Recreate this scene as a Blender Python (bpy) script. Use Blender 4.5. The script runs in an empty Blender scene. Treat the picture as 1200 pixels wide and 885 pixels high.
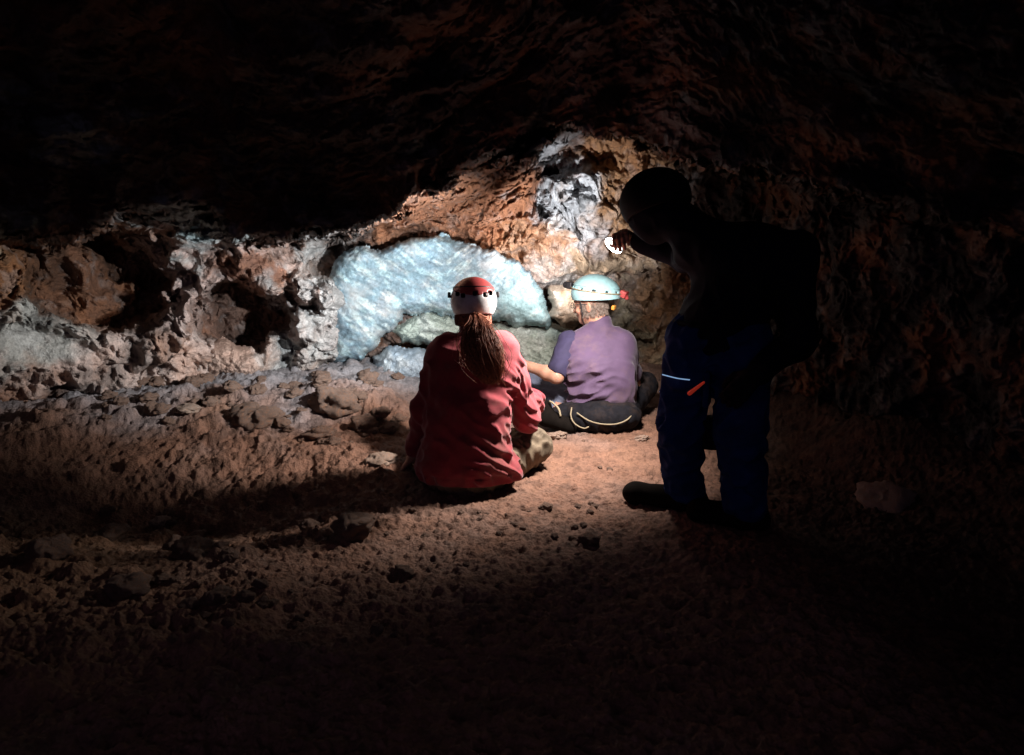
import bpy, math, random
import numpy as np
import openvdb
from mathutils import Vector
random.seed(7)
F32 = np.float32
scene = bpy.context.scene
COL = scene.collection

# ------------------------------------------------------------------ camera
CAMZ = 1.13; FPX = 857.0
TH = math.atan((442.5 - 270.0) / FPX); CT, ST = math.cos(TH), math.sin(TH)

def W(px, py, Y):
    """world point at forward distance Y seen along the direction (px, py) of the 1200x885 photograph"""
    u = (px - 600) / FPX; v = (442.5 - py) / FPX
    d = np.array([u, CT + ST * v, -ST + CT * v])
    p = d * (Y / d[1]); p[2] += CAMZ
    return p

def to_px(p):
    x = p[..., 0]; y = p[..., 1]; z = p[..., 2] - CAMZ
    f = np.maximum(y * CT - z * ST, 0.05); up = y * ST + z * CT
    return 600 + FPX * x / f, 442.5 - FPX * up / f

cam = bpy.data.cameras.new('camera'); co = bpy.data.objects.new('camera', cam); COL.objects.link(co)
co.location = (0, 0, CAMZ); co.rotation_euler = (math.pi / 2 - TH, 0, 0)
cam.sensor_width = 36; cam.lens = 36 * FPX / 1200; cam.clip_end = 200; cam.clip_start = 0.02
scene.camera = co

# ------------------------------------------------------------------ noise
rs = np.random.RandomState(11)
PERM = rs.permutation(256).astype(np.int32); PERM = np.concatenate([PERM, PERM, PERM])
GR = rs.normal(size=(256, 3)).astype(F32); GR /= np.linalg.norm(GR, axis=1)[:, None]

def noise(x, y, z):
    x = np.asarray(x, F32); y = np.asarray(y, F32); z = np.asarray(z, F32)
    xi = np.floor(x).astype(np.int32); yi = np.floor(y).astype(np.int32); zi = np.floor(z).astype(np.int32)
    xf = x - xi; yf = y - yi; zf = z - zi
    xi &= 255; yi &= 255; zi &= 255
    u = xf * xf * xf * (xf * (xf * 6 - 15) + 10); v = yf * yf * yf * (yf * (yf * 6 - 15) + 10); w = zf * zf * zf * (zf * (zf * 6 - 15) + 10)
    def g(a, b, c):
        h = GR[PERM[PERM[PERM[xi + a] + yi + b] + zi + c]]
        return h[..., 0] * (xf - a) + h[..., 1] * (yf - b) + h[..., 2] * (zf - c)
    l = lambda a, b, t: a + (b - a) * t
    return l(l(l(g(0,0,0), g(1,0,0), u), l(g(0,1,0), g(1,1,0), u), v), l(l(g(0,0,1), g(1,0,1), u), l(g(0,1,1), g(1,1,1), u), v), w) * 1.6

def fbm(p, s, o=4, off=0.0, gain=0.5):
    r = 0; a = 1.0
    for i in range(o):
        r = r + a * noise(p[..., 0] * s + off, p[..., 1] * s + off * 1.7 + 9.1, p[..., 2] * s - off + 4.3); a *= gain; s *= 2.03
    return r

def ridged(p, s, o=4, off=0.0, gain=0.5):
    r = 0; a = 1.0
    for i in range(o):
        n = 1 - 2 * np.abs(noise(p[..., 0] * s + off, p[..., 1] * s + off * 1.3 + 5.1, p[..., 2] * s - off + 2.3)); r = r + a * n; a *= gain; s *= 2.1
    return r

def worley(x, y, z, seed=0):
    """distance to nearest jittered cell point and its random number"""
    x = np.asarray(x, F32); y = np.asarray(y, F32); z = np.asarray(z, F32)
    xi = np.floor(x).astype(np.int32); yi = np.floor(y).astype(np.int32); zi = np.floor(z).astype(np.int32)
    best = np.full(x.shape, 9.0, F32); bid = np.zeros(x.shape, F32)
    flat = float(np.ptp(z)) == 0
    for a in (-1, 0, 1):
        for b in (-1, 0, 1):
            for c in ((0,) if flat else (-1, 0, 1)):
                h = PERM[PERM[PERM[(xi + a) & 255] + ((yi + b) & 255)] + ((zi + c + seed) & 255)]
                j = GR[h] * 0.45 + 0.5
                d = (xi + a + j[..., 0] - x) ** 2 + (yi + b + j[..., 1] - y) ** 2
                if not flat: d = d + (zi + c + j[..., 2] - z) ** 2
                m = d < best; best = np.where(m, d, best); bid = np.where(m, h / 255.0, bid)
    return np.sqrt(best), bid

def sstep(a, b, x):
    t = np.clip((x - a) / (b - a), 0, 1); return t * t * (3 - 2 * t)

# ------------------------------------------------------------------ materials
def new_mat(name):
    m = bpy.data.materials.new(name); m.use_nodes = True
    nt = m.node_tree; return m, nt, nt.nodes['Principled BSDF']

def N(nt, kind, **kw):
    n = nt.nodes.new(kind)
    for k, v in kw.items():
        if k in n.inputs: n.inputs[k].default_value = v
        else: setattr(n, k, v)
    return n

def rock_mat(name, base=None, bump=0.012, scale=1.0, rough=(0.55, 0.95), var=0.45, tint=(0.5, 0.2, 0.08), tint_amt=0.35):
    m, nt, bs = new_mat(name); L = nt.links.new
    tc = N(nt, 'ShaderNodeTexCoord'); src = tc.outputs['Object']
    n1 = N(nt, 'ShaderNodeTexNoise', Scale=7 * scale, Detail=9.0, Roughness=0.68)
    n2 = N(nt, 'ShaderNodeTexNoise', Scale=38 * scale, Detail=8.0, Roughness=0.7)
    n3 = N(nt, 'ShaderNodeTexNoise', Scale=2.6 * scale, Detail=5.0, Roughness=0.6)
    vo = N(nt, 'ShaderNodeTexVoronoi', Scale=60 * scale)
    for n in (n1, n2, n3, vo): L(src, n.inputs['Vector'])
    if base is None:
        at = N(nt, 'ShaderNodeVertexColor', layer_name='rock'); c0 = at.outputs['Color']
    else:
        rgb = N(nt, 'ShaderNodeRGB'); rgb.outputs[0].default_value = (*base, 1); c0 = rgb.outputs[0]
    mr = N(nt, 'ShaderNodeMapRange'); mr.inputs['From Min'].default_value = 0.3; mr.inputs['From Max'].default_value = 0.7
    mr.inputs['To Min'].default_value = 1 - var; mr.inputs['To Max'].default_value = 1 + var * 0.7; L(n2.outputs[0], mr.inputs[0])
    mr2 = N(nt, 'ShaderNodeMapRange'); mr2.inputs['From Min'].default_value = 0.3; mr2.inputs['From Max'].default_value = 0.7
    mr2.inputs['To Min'].default_value = 1 - var * 0.8; mr2.inputs['To Max'].default_value = 1 + var * 0.5; L(n1.outputs[0], mr2.inputs[0])
    mul = N(nt, 'ShaderNodeMath', operation='MULTIPLY'); L(mr.outputs[0], mul.inputs[0]); L(mr2.outputs[0], mul.inputs[1])
    vm = N(nt, 'ShaderNodeVectorMath', operation='SCALE'); L(c0, vm.inputs[0]); L(mul.outputs[0], vm.inputs['Scale'])
    # mineral stain
    cr = N(nt, 'ShaderNodeValToRGB'); cr.color_ramp.elements[0].position = 0.5; cr.color_ramp.elements[1].position = 0.66
    cr.color_ramp.elements[0].color = (0, 0, 0, 1); cr.color_ramp.elements[1].color = (tint_amt,) * 3 + (1,)
    L(n3.outputs[0], cr.inputs[0])
    mx = N(nt, 'ShaderNodeMix', data_type='RGBA'); mx.inputs['B'].default_value = (*tint, 1) if 0 else mx.inputs['B'].default_value
    mx.inputs[7].default_value = (*tint, 1)
    L(cr.outputs[0], mx.inputs[0]); L(vm.outputs[0], mx.inputs[6]); L(mx.outputs[2], bs.inputs['Base Color'])
    rr = N(nt, 'ShaderNodeMapRange'); rr.inputs['From Min'].default_value = 0.35; rr.inputs['From Max'].default_value = 0.65
    rr.inputs['To Min'].default_value = rough[0]; rr.inputs['To Max'].default_value = rough[1]; L(n1.outputs[0], rr.inputs[0]); L(rr.outputs[0], bs.inputs['Roughness'])
    add = N(nt, 'ShaderNodeMath', operation='ADD'); L(n2.outputs[0], add.inputs[0])
    mv = N(nt, 'ShaderNodeMath', operation='MULTIPLY'); mv.inputs[1].default_value = 0.35; L(vo.outputs['Distance'], mv.inputs[0]); L(mv.outputs[0], add.inputs[1])
    ad2 = N(nt, 'ShaderNodeMath', operation='ADD'); L(add.outputs[0], ad2.inputs[0]); L(n1.outputs[0], ad2.inputs[1])
    bp = N(nt, 'ShaderNodeBump', Distance=bump, Strength=1.0); L(ad2.outputs[0], bp.inputs['Height']); L(bp.outputs[0], bs.inputs['Normal'])
    bs.inputs['Specular IOR Level'].default_value = 0.4
    return m

def plain(name, col, rough=0.6, metal=0.0, bump=0.0, bscale=200, sheen=0.0, var=0.25, vscale=30, coat=0.0, sub=0.0, mud=0.0):
    m, nt, bs = new_mat(name); L = nt.links.new
    tc = N(nt, 'ShaderNodeTexCoord')
    n1 = N(nt, 'ShaderNodeTexNoise', Scale=vscale, Detail=6.0, Roughness=0.65); L(tc.outputs['Object'], n1.inputs['Vector'])
    mr = N(nt, 'ShaderNodeMapRange'); mr.inputs['From Min'].default_value = 0.3; mr.inputs['From Max'].default_value = 0.7
    mr.inputs['To Min'].default_value = 1 - var; mr.inputs['To Max'].default_value = 1 + var * 0.6; L(n1.outputs[0], mr.inputs[0])
    rgb = N(nt, 'ShaderNodeRGB'); rgb.outputs[0].default_value = (*col, 1)
    vm = N(nt, 'ShaderNodeVectorMath', operation='SCALE'); L(rgb.outputs[0], vm.inputs[0]); L(mr.outputs[0], vm.inputs['Scale'])
    if mud:
        n3 = N(nt, 'ShaderNodeTexNoise', Scale=6.5, Detail=8.0, Roughness=0.72); L(tc.outputs['Object'], n3.inputs['Vector'])
        cr = N(nt, 'ShaderNodeValToRGB'); cr.color_ramp.elements[0].position = 0.50; cr.color_ramp.elements[1].position = 0.68
        cr.color_ramp.elements[0].color = (0, 0, 0, 1); cr.color_ramp.elements[1].color = (mud, mud, mud, 1); L(n3.outputs[0], cr.inputs[0])
        mx = N(nt, 'ShaderNodeMix', data_type='RGBA'); mx.inputs[7].default_value = (0.24, 0.15, 0.10, 1); L(cr.outputs[0], mx.inputs[0]); L(vm.outputs[0], mx.inputs[6]); L(mx.outputs[2], bs.inputs['Base Color'])
    else: L(vm.outputs[0], bs.inputs['Base Color'])
    bs.inputs['Roughness'].default_value = rough; bs.inputs['Metallic'].default_value = metal
    bs.inputs['Sheen Weight'].default_value = sheen; bs.inputs['Coat Weight'].default_value = coat
    if sub: bs.inputs['Subsurface Weight'].default_value = sub; bs.inputs['Subsurface Scale'].default_value = 0.01
    if bump:
        n2 = N(nt, 'ShaderNodeTexNoise', Scale=bscale, Detail=4.0, Roughness=0.6); L(tc.outputs['Object'], n2.inputs['Vector'])
        bp = N(nt, 'ShaderNodeBump', Distance=bump, Strength=1.0); L(n2.outputs[0], bp.inputs['Height']); L(bp.outputs[0], bs.inputs['Normal'])
    return m

def glow(name, col, s):
    m, nt, bs = new_mat(name)
    bs.inputs['Base Color'].default_value = (*col, 1); bs.inputs['Emission Color'].default_value = (*col, 1); bs.inputs['Emission Strength'].default_value = s
    return m

# ------------------------------------------------------------------ mesh helpers
def mesh_np(name, verts, faces, mat, parent=None, smooth=True, colors=None):
    verts = np.asarray(verts, F32).reshape(-1, 3); faces = np.asarray(faces, np.int32); k = faces.shape[1]
    me = bpy.data.meshes.new(name)
    me.vertices.add(len(verts)); me.vertices.foreach_set('co', verts.ravel())
    me.loops.add(faces.size); me.loops.foreach_set('vertex_index', faces.ravel())
    me.polygons.add(len(faces)); me.polygons.foreach_set('loop_start', np.arange(0, faces.size, k, dtype=np.int32))
    try: me.polygons.foreach_set('loop_total', np.full(len(faces), k, np.int32))
    except Exception: pass
    me.update(calc_edges=True); me.validate()
    if smooth: me.polygons.foreach_set('use_smooth', np.ones(len(me.polygons), bool))
    if colors is not None:
        ca = me.color_attributes.new('rock', 'FLOAT_COLOR', 'POINT')
        c4 = np.ones((len(verts), 4), F32); c4[:, :3] = colors.reshape(-1, 3); ca.data.foreach_set('color', c4.ravel())
    me.materials.append(mat)
    o = bpy.data.objects.new(name, me); COL.objects.link(o)
    if parent is not None:
        o.parent = parent; o.matrix_parent_inverse = parent.matrix_world.inverted()
    return o

def gridfaces(nu, nv):
    i = np.arange((nu - 1) * (nv - 1)); a = i // (nv - 1); b = i % (nv - 1); s = a * nv + b
    return np.stack([s, s + 1, s + nv + 1, s + nv], 1)

def tag(o, label=None, cat=None, group=None, kind=None):
    if label: o['label'] = label
    if cat: o['category'] = cat
    if group: o['group'] = group
    if kind: o['kind'] = kind
    return o

def empty(name, loc):
    o = bpy.data.objects.new(name, None); COL.objects.link(o); o.location = loc; o.empty_display_size = 0.05
    bpy.context.view_layer.update(); return o

def tube(paths, rad, n=6):
    """list of polylines -> joined tubes (verts, quads); rad: number or function t->r"""
    V = []; Fq = []; base = 0
    for P in paths:
        P = np.asarray(P, float); m = len(P)
        T = np.gradient(P, axis=0); T /= np.linalg.norm(T, axis=1)[:, None] + 1e-9
        ref = np.array([0.31, 0.2, 0.93]); A = np.cross(T, ref); A /= np.linalg.norm(A, axis=1)[:, None] + 1e-9; B = np.cross(T, A)
        t = np.linspace(0, 1, m); r = np.array([rad(q) if callable(rad) else rad for q in t])
        ang = np.arange(n) * 2 * math.pi / n
        ring = P[:, None, :] + r[:, None, None] * (np.cos(ang)[None, :, None] * A[:, None, :] + np.sin(ang)[None, :, None] * B[:, None, :])
        V.append(ring.reshape(-1, 3))
        for i in range(m - 1):
            for j in range(n):
                Fq.append((base + i * n + j, base + i * n + (j + 1) % n, base + (i + 1) * n + (j + 1) % n, base + (i + 1) * n + j))
        V.append(P[[0, -1]]); c0 = base + m * n; c1 = c0 + 1
        for j in range(n):
            Fq.append((c0, base + (j + 1) % n, base + j, c0)); Fq.append((c1, base + (m - 1) * n + j, base + (m - 1) * n + (j + 1) % n, c1))
        base += m * n + 2
    return np.concatenate(V), Fq

def tube_obj(name, paths, rad, mat, parent=None, n=6):
    V, Fq = tube(paths, rad, n)
    me = bpy.data.meshes.new(name)
    me.from_pydata(V.tolist(), [], [tuple(dict.fromkeys(f)) for f in Fq]); me.update()
    me.polygons.foreach_set('use_smooth', np.ones(len(me.polygons), bool)); me.materials.append(mat)
    o = bpy.data.objects.new(name, me); COL.objects.link(o)
    if parent is not None: o.parent = parent; o.matrix_parent_inverse = parent.matrix_world.inverted()
    return o

def spline(pts, n=24):
    P = np.asarray(pts, float); m = len(P); Q = np.vstack([2 * P[0] - P[1], P, 2 * P[-1] - P[-2]])
    out = []
    for t in np.linspace(0, m - 1 - 1e-6, n):
        i = int(t); f = t - i; a, b, c, d = Q[i], Q[i + 1], Q[i + 2], Q[i + 3]
        out.append(0.5 * ((2 * b) + (c - a) * f + (2 * a - 5 * b + 4 * c - d) * f * f + (3 * b - a - 3 * c + d) * f ** 3))
    return np.array(out)

# ------------------------------------------------------------------ signed distance modelling
class SDF:
    def __init__(self, lo, hi, vox=0.006):
        self.lo = np.array(lo, F32); self.vox = vox
        n = np.ceil((np.array(hi) - self.lo) / vox).astype(int) + 1; self.n = n
        ax = [self.lo[i] + np.arange(n[i], dtype=F32) * F32(vox) for i in range(3)]; self.ax = ax
        self.f = np.full(tuple(n), 0.5, F32)
    def _sub(self, lo, hi):
        a = np.clip(((np.array(lo) - self.lo) / self.vox).astype(int) - 1, 0, self.n - 1); b = np.clip(((np.array(hi) - self.lo) / self.vox).astype(int) + 2, 1, self.n)
        sl = tuple(slice(a[i], b[i]) for i in range(3))
        X, Y, Z = np.meshgrid(self.ax[0][sl[0]], self.ax[1][sl[1]], self.ax[2][sl[2]], indexing='ij')
        return sl, X, Y, Z
    def add(self, sl, d, k):
        a = self.f[sl]
        if k <= 0: self.f[sl] = np.minimum(a, d); return
        h = np.maximum(k - np.abs(a - d), 0) / k; self.f[sl] = np.minimum(a, d) - h * h * k * 0.25
    def cut(self, sl, d, k=0.0):       # keep outside of d
        a = self.f[sl]; b = -d
        if k <= 0: self.f[sl] = np.maximum(a, b); return
        h = np.maximum(k - np.abs(a - b), 0) / k; self.f[sl] = np.maximum(a, b) + h * h * k * 0.25
    def cone(self, a, b, ra, rb, k=0.03, op='add'):
        a = np.array(a, F32); b = np.array(b, F32); R = max(ra, rb) + 0.06 + k
        sl, X, Y, Z = self._sub(np.minimum(a, b) - R, np.maximum(a, b) + R)
        if X.size == 0: return self
        ab = b - a; L2 = float(ab @ ab) + 1e-9
        t = np.clip(((X - a[0]) * ab[0] + (Y - a[1]) * ab[1] + (Z - a[2]) * ab[2]) / L2, 0, 1)
        d = np.sqrt((X - a[0] - t * ab[0]) ** 2 + (Y - a[1] - t * ab[1]) ** 2 + (Z - a[2] - t * ab[2]) ** 2) - (ra + (rb - ra) * t)
        (self.add if op == 'add' else self.cut)(sl, d, k); return self
    def ell(self, c, r, k=0.03, frame=None, op='add', dil=0.0):
        c = np.array(c, F32); r = np.array(r, F32) + dil; R = float(r.max()) + 0.06 + k
        sl, X, Y, Z = self._sub(c - R, c + R)
        if X.size == 0: return self
        X = X - c[0]; Y = Y - c[1]; Z = Z - c[2]
        if frame is not None: X, Y, Z = [X * frame[i][0] + Y * frame[i][1] + Z * frame[i][2] for i in range(3)]
        k0 = np.sqrt((X / r[0]) ** 2 + (Y / r[1]) ** 2 + (Z / r[2]) ** 2); k1 = np.sqrt((X / r[0] ** 2) ** 2 + (Y / r[1] ** 2) ** 2 + (Z / r[2] ** 2) ** 2) + 1e-6
        d = k0 * (k0 - 1) / k1
        (self.add if op == 'add' else self.cut)(sl, d, k); return self
    def box(self, c, r, k=0.0, frame=None, op='add', rnd=0.004):
        c = np.array(c, F32); r = np.array(r, F32) - rnd; R = float(np.linalg.norm(r)) + 0.05 + k
        sl, X, Y, Z = self._sub(c - R, c + R)
        if X.size == 0: return self
        X = X - c[0]; Y = Y - c[1]; Z = Z - c[2]
        if frame is not None: X, Y, Z = [X * frame[i][0] + Y * frame[i][1] + Z * frame[i][2] for i in range(3)]
        qx, qy, qz = np.abs(X) - r[0], np.abs(Y) - r[1], np.abs(Z) - r[2]
        d = np.sqrt(np.maximum(qx, 0) ** 2 + np.maximum(qy, 0) ** 2 + np.maximum(qz, 0) ** 2) + np.minimum(np.maximum(qx, np.maximum(qy, qz)), 0) - rnd
        (self.add if op == 'add' else self.cut)(sl, d, k); return self
    def loft(self, rows, k=0.03, dil=0.0, power=2.3):
        """rows (z, cx, cy, a, b) from bottom to top: elliptical sections"""
        R = np.array(sorted(rows), F32); pad = 0.1
        lo = (R[:, 1].min() - R[:, 3].max() - pad, R[:, 2].min() - R[:, 4].max() - pad, R[0, 0] - pad); hi = (R[:, 1].max() + R[:, 3].max() + pad, R[:, 2].max() + R[:, 4].max() + pad, R[-1, 0] + pad)
        sl, X, Y, Z = self._sub(lo, hi)
        zz = Z[0, 0, :]; ip = [np.interp(zz, R[:, 0], R[:, i]).astype(F32) for i in (1, 2, 3, 4)]
        for _ in range(3):
            ip = [np.convolve(np.pad(q, 4, 'edge'), np.ones(9) / 9, 'valid').astype(F32) for q in ip]
        a = ip[2] + dil; b = ip[3] + dil
        q = (np.abs((X - ip[0]) / a) ** power + np.abs((Y - ip[1]) / b) ** power) ** (1 / power)
        d = (q - 1) * np.minimum(a, b)
        d = np.maximum(d, np.maximum(Z - R[-1, 0] - dil, R[0, 0] - dil - Z))
        self.add(sl, d, k); return self
    def plane_cut(self, p, n, k=0.0):  # remove the side n points to
        n = np.array(n, float); n /= np.linalg.norm(n)
        d = ((self.ax[0][:, None, None] - p[0]) * n[0] + (self.ax[1][None, :, None] - p[1]) * n[1] + (self.ax[2][None, None, :] - p[2]) * n[2]).astype(F32)
        self.f = np.maximum(self.f, d) if k <= 0 else (lambda h: np.maximum(self.f, d) + h * h * k * 0.25)(np.maximum(k - np.abs(self.f - d), 0) / k)
        return self
    def hollow(self, t):
        self.f = np.maximum(self.f, -(self.f + t)); return self
    def wrinkle(self, fn):
        """fn(points)-> outward displacement, evaluated near the surface only"""
        m = np.abs(self.f) < 0.05; idx = np.nonzero(m)
        P = np.stack([self.ax[0][idx[0]], self.ax[1][idx[1]], self.ax[2][idx[2]]], -1)
        self.f[idx] -= fn(P).astype(F32); return self
    def mesh(self, name, mat, parent=None):
        g = openvdb.FloatGrid(0.5); g.copyFromArray(np.clip(self.f, -0.5, 0.5)); 
        pts, quads = g.convertToQuads(0.0)
        pts = pts.astype(F32) * F32(self.vox) + self.lo
        return mesh_np(name, pts, quads[:, ::-1], mat, parent)

def foldnoise(P, d, s, stretch=4.0, off=0.0):
    """creases running along direction d"""
    d = np.array(d, float); d /= np.linalg.norm(d); t = P @ d
    Q = P - np.outer(t, d) * (1 - 1 / stretch)
    w = fbm(P, 5, 2, off + 3) * 0.03
    n = noise(Q[:, 0] * s + off + w * s, Q[:, 1] * s + w * s, Q[:, 2] * s + off)
    return (1 - np.abs(n) * 2.2)

def frame_of(fwd, up=(0, 0, 1)):
    f = np.array(fwd, float); f /= np.linalg.norm(f); r = np.cross(f, np.array(up, float)); r /= np.linalg.norm(r); u = np.cross(r, f)
    return r, f, u          # rows: right, forward, up

def L2W(c, fr, p): return np.array(c) + fr[0] * p[0] + fr[1] * p[1] + fr[2] * p[2]

def add_head(S, c, fr, s=1.0):
    q = lambda x, y, z: L2W(c, fr, np.array((x, y, z)) * s)
    S.ell(q(0, -0.005, 0.025), (0.075 * s, 0.094 * s, 0.09 * s), 0.02, fr)
    S.ell(q(0, 0.03, -0.035), (0.058 * s, 0.062 * s, 0.07 * s), 0.03, fr)
    S.ell(q(0, 0.062, -0.085), (0.028 * s, 0.026 * s, 0.022 * s), 0.025, fr)        # chin
    S.cone(q(0, 0.088, 0.012), q(0, 0.104, -0.026), 0.008 * s, 0.013 * s, 0.012)      # nose
    for sx in (-1, 1):
        S.ell(q(sx * 0.032, 0.085, 0.012), (0.016 * s, 0.012 * s, 0.011 * s), 0.006, fr, 'cut')    # eye socket
        S.ell(q(sx * 0.031, 0.077, 0.012), (0.012 * s,) * 3, 0.003, fr)                          # eyeball
        S.cone(q(sx * 0.014, 0.092, 0.03), q(sx * 0.048, 0.08, 0.032), 0.007 * s, 0.006 * s, 0.01)    # brow
        S.ell(q(sx * 0.044, 0.066, -0.022), (0.018 * s, 0.016 * s, 0.014 * s), 0.02, fr)             # cheekbone
        e = q(sx * 0.079, -0.012, -0.008)
        fe = frame_of(fr[1] * 0.94 + fr[0] * sx * -0.35, fr[2])
        S.ell(e, (0.009 * s, 0.019 * s, 0.032 * s), 0.006, fe); S.ell(e + fr[0] * sx * 0.009 * s + fr[1] * 0.004, (0.006 * s, 0.010 * s, 0.018 * s), 0.004, fe, 'cut')
    S.ell(q(0, 0.092, -0.052), (0.024 * s, 0.010 * s, 0.006 * s), 0.006, fr)
    S.ell(q(0, 0.103, -0.054), (0.022 * s, 0.006 * s, 0.002 * s), 0.003, fr, 'cut')

def add_hand(S, wrist, fr, curl=0.5, s=1.0, thumb=1, spread=0.1):
    """fr: right(across palm), forward(finger direction), up(back of the hand)"""
    q = lambda x, y, z: L2W(wrist, fr, np.array((x, y, z)) * s)
    S.cone(q(0, -0.03, 0), q(0, 0.01, 0), 0.026 * s, 0.026 * s, 0.02)
    for i, x in enumerate((-0.030, -0.011, 0.010, 0.029)):
        S.cone(q(x * 0.6, 0.012, 0), q(x, 0.075, 0.003), 0.016 * s, 0.0115 * s, 0.016)
        ln = (0.036, 0.042, 0.040, 0.031)[i] if thumb < 0 else (0.031, 0.040, 0.042, 0.036)[i]
        p = np.array((x, 0.075, 0.003)); a = 0.0
        for j, (f, r) in enumerate(((1, 0.0095), (0.68, 0.0088), (0.5, 0.008))):
            a += curl * (0.8, 1.1, 0.8)[j]
            n = p + np.array((x * spread * 2, math.cos(a), -math.sin(a))) * ln * f
            S.cone(q(*p), q(*n), (r + 0.0006) * s, r * s, 0.006); p = n
    t = thumb
    S.cone(q(t * 0.022, 0.015, -0.006), q(t * 0.046, 0.045, -0.020), 0.015 * s, 0.0125 * s, 0.014)
    S.cone(q(t * 0.046, 0.045, -0.020), q(t * 0.050, 0.074, -0.032), 0.0115 * s, 0.010 * s, 0.006)
    S.cone(q(t * 0.050, 0.074, -0.032), q(t * 0.044, 0.098, -0.040), 0.010 * s, 0.0085 * s, 0.005)

# ------------------------------------------------------------------ the cave
AZ = np.array([-180, -100, -60, -36, -25, -15, -6, 0, 4, 8, 12, 16, 20, 26, 34, 45, 70, 110, 180.])
RW = np.array([2.6, 2.6, 3.6, 4.9, 5.1, 5.3, 5.45, 5.6, 5.55, 5.5, 5.5, 5.3, 4.8, 4.2, 3.8, 3.3, 2.7, 2.5, 2.6])
ZC = np.array([1.9, 1.7, 1.3, 1.10, 1.07, 1.08, 1.18, 1.35, 1.6, 1.78, 1.8, 1.6, 1.4, 1.35, 1.35, 1.4, 1.6, 1.9, 1.9])

def Rwall(az):
    return np.interp(az, AZ, RW)

def ell_mask(px, py, cx, cy, rx, ry, soft=0.25, rot=0.0, warp=None):
    c, s = math.cos(rot), math.sin(rot); dx = px - cx; dy = py - cy
    if warp is not None: dx = dx + warp[0]; dy = dy + warp[1]
    q = np.sqrt(((dx * c + dy * s) / rx) ** 2 + ((-dx * s + dy * c) / ry) ** 2)
    return 1 - sstep(1 - soft, 1 + soft, q)

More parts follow.
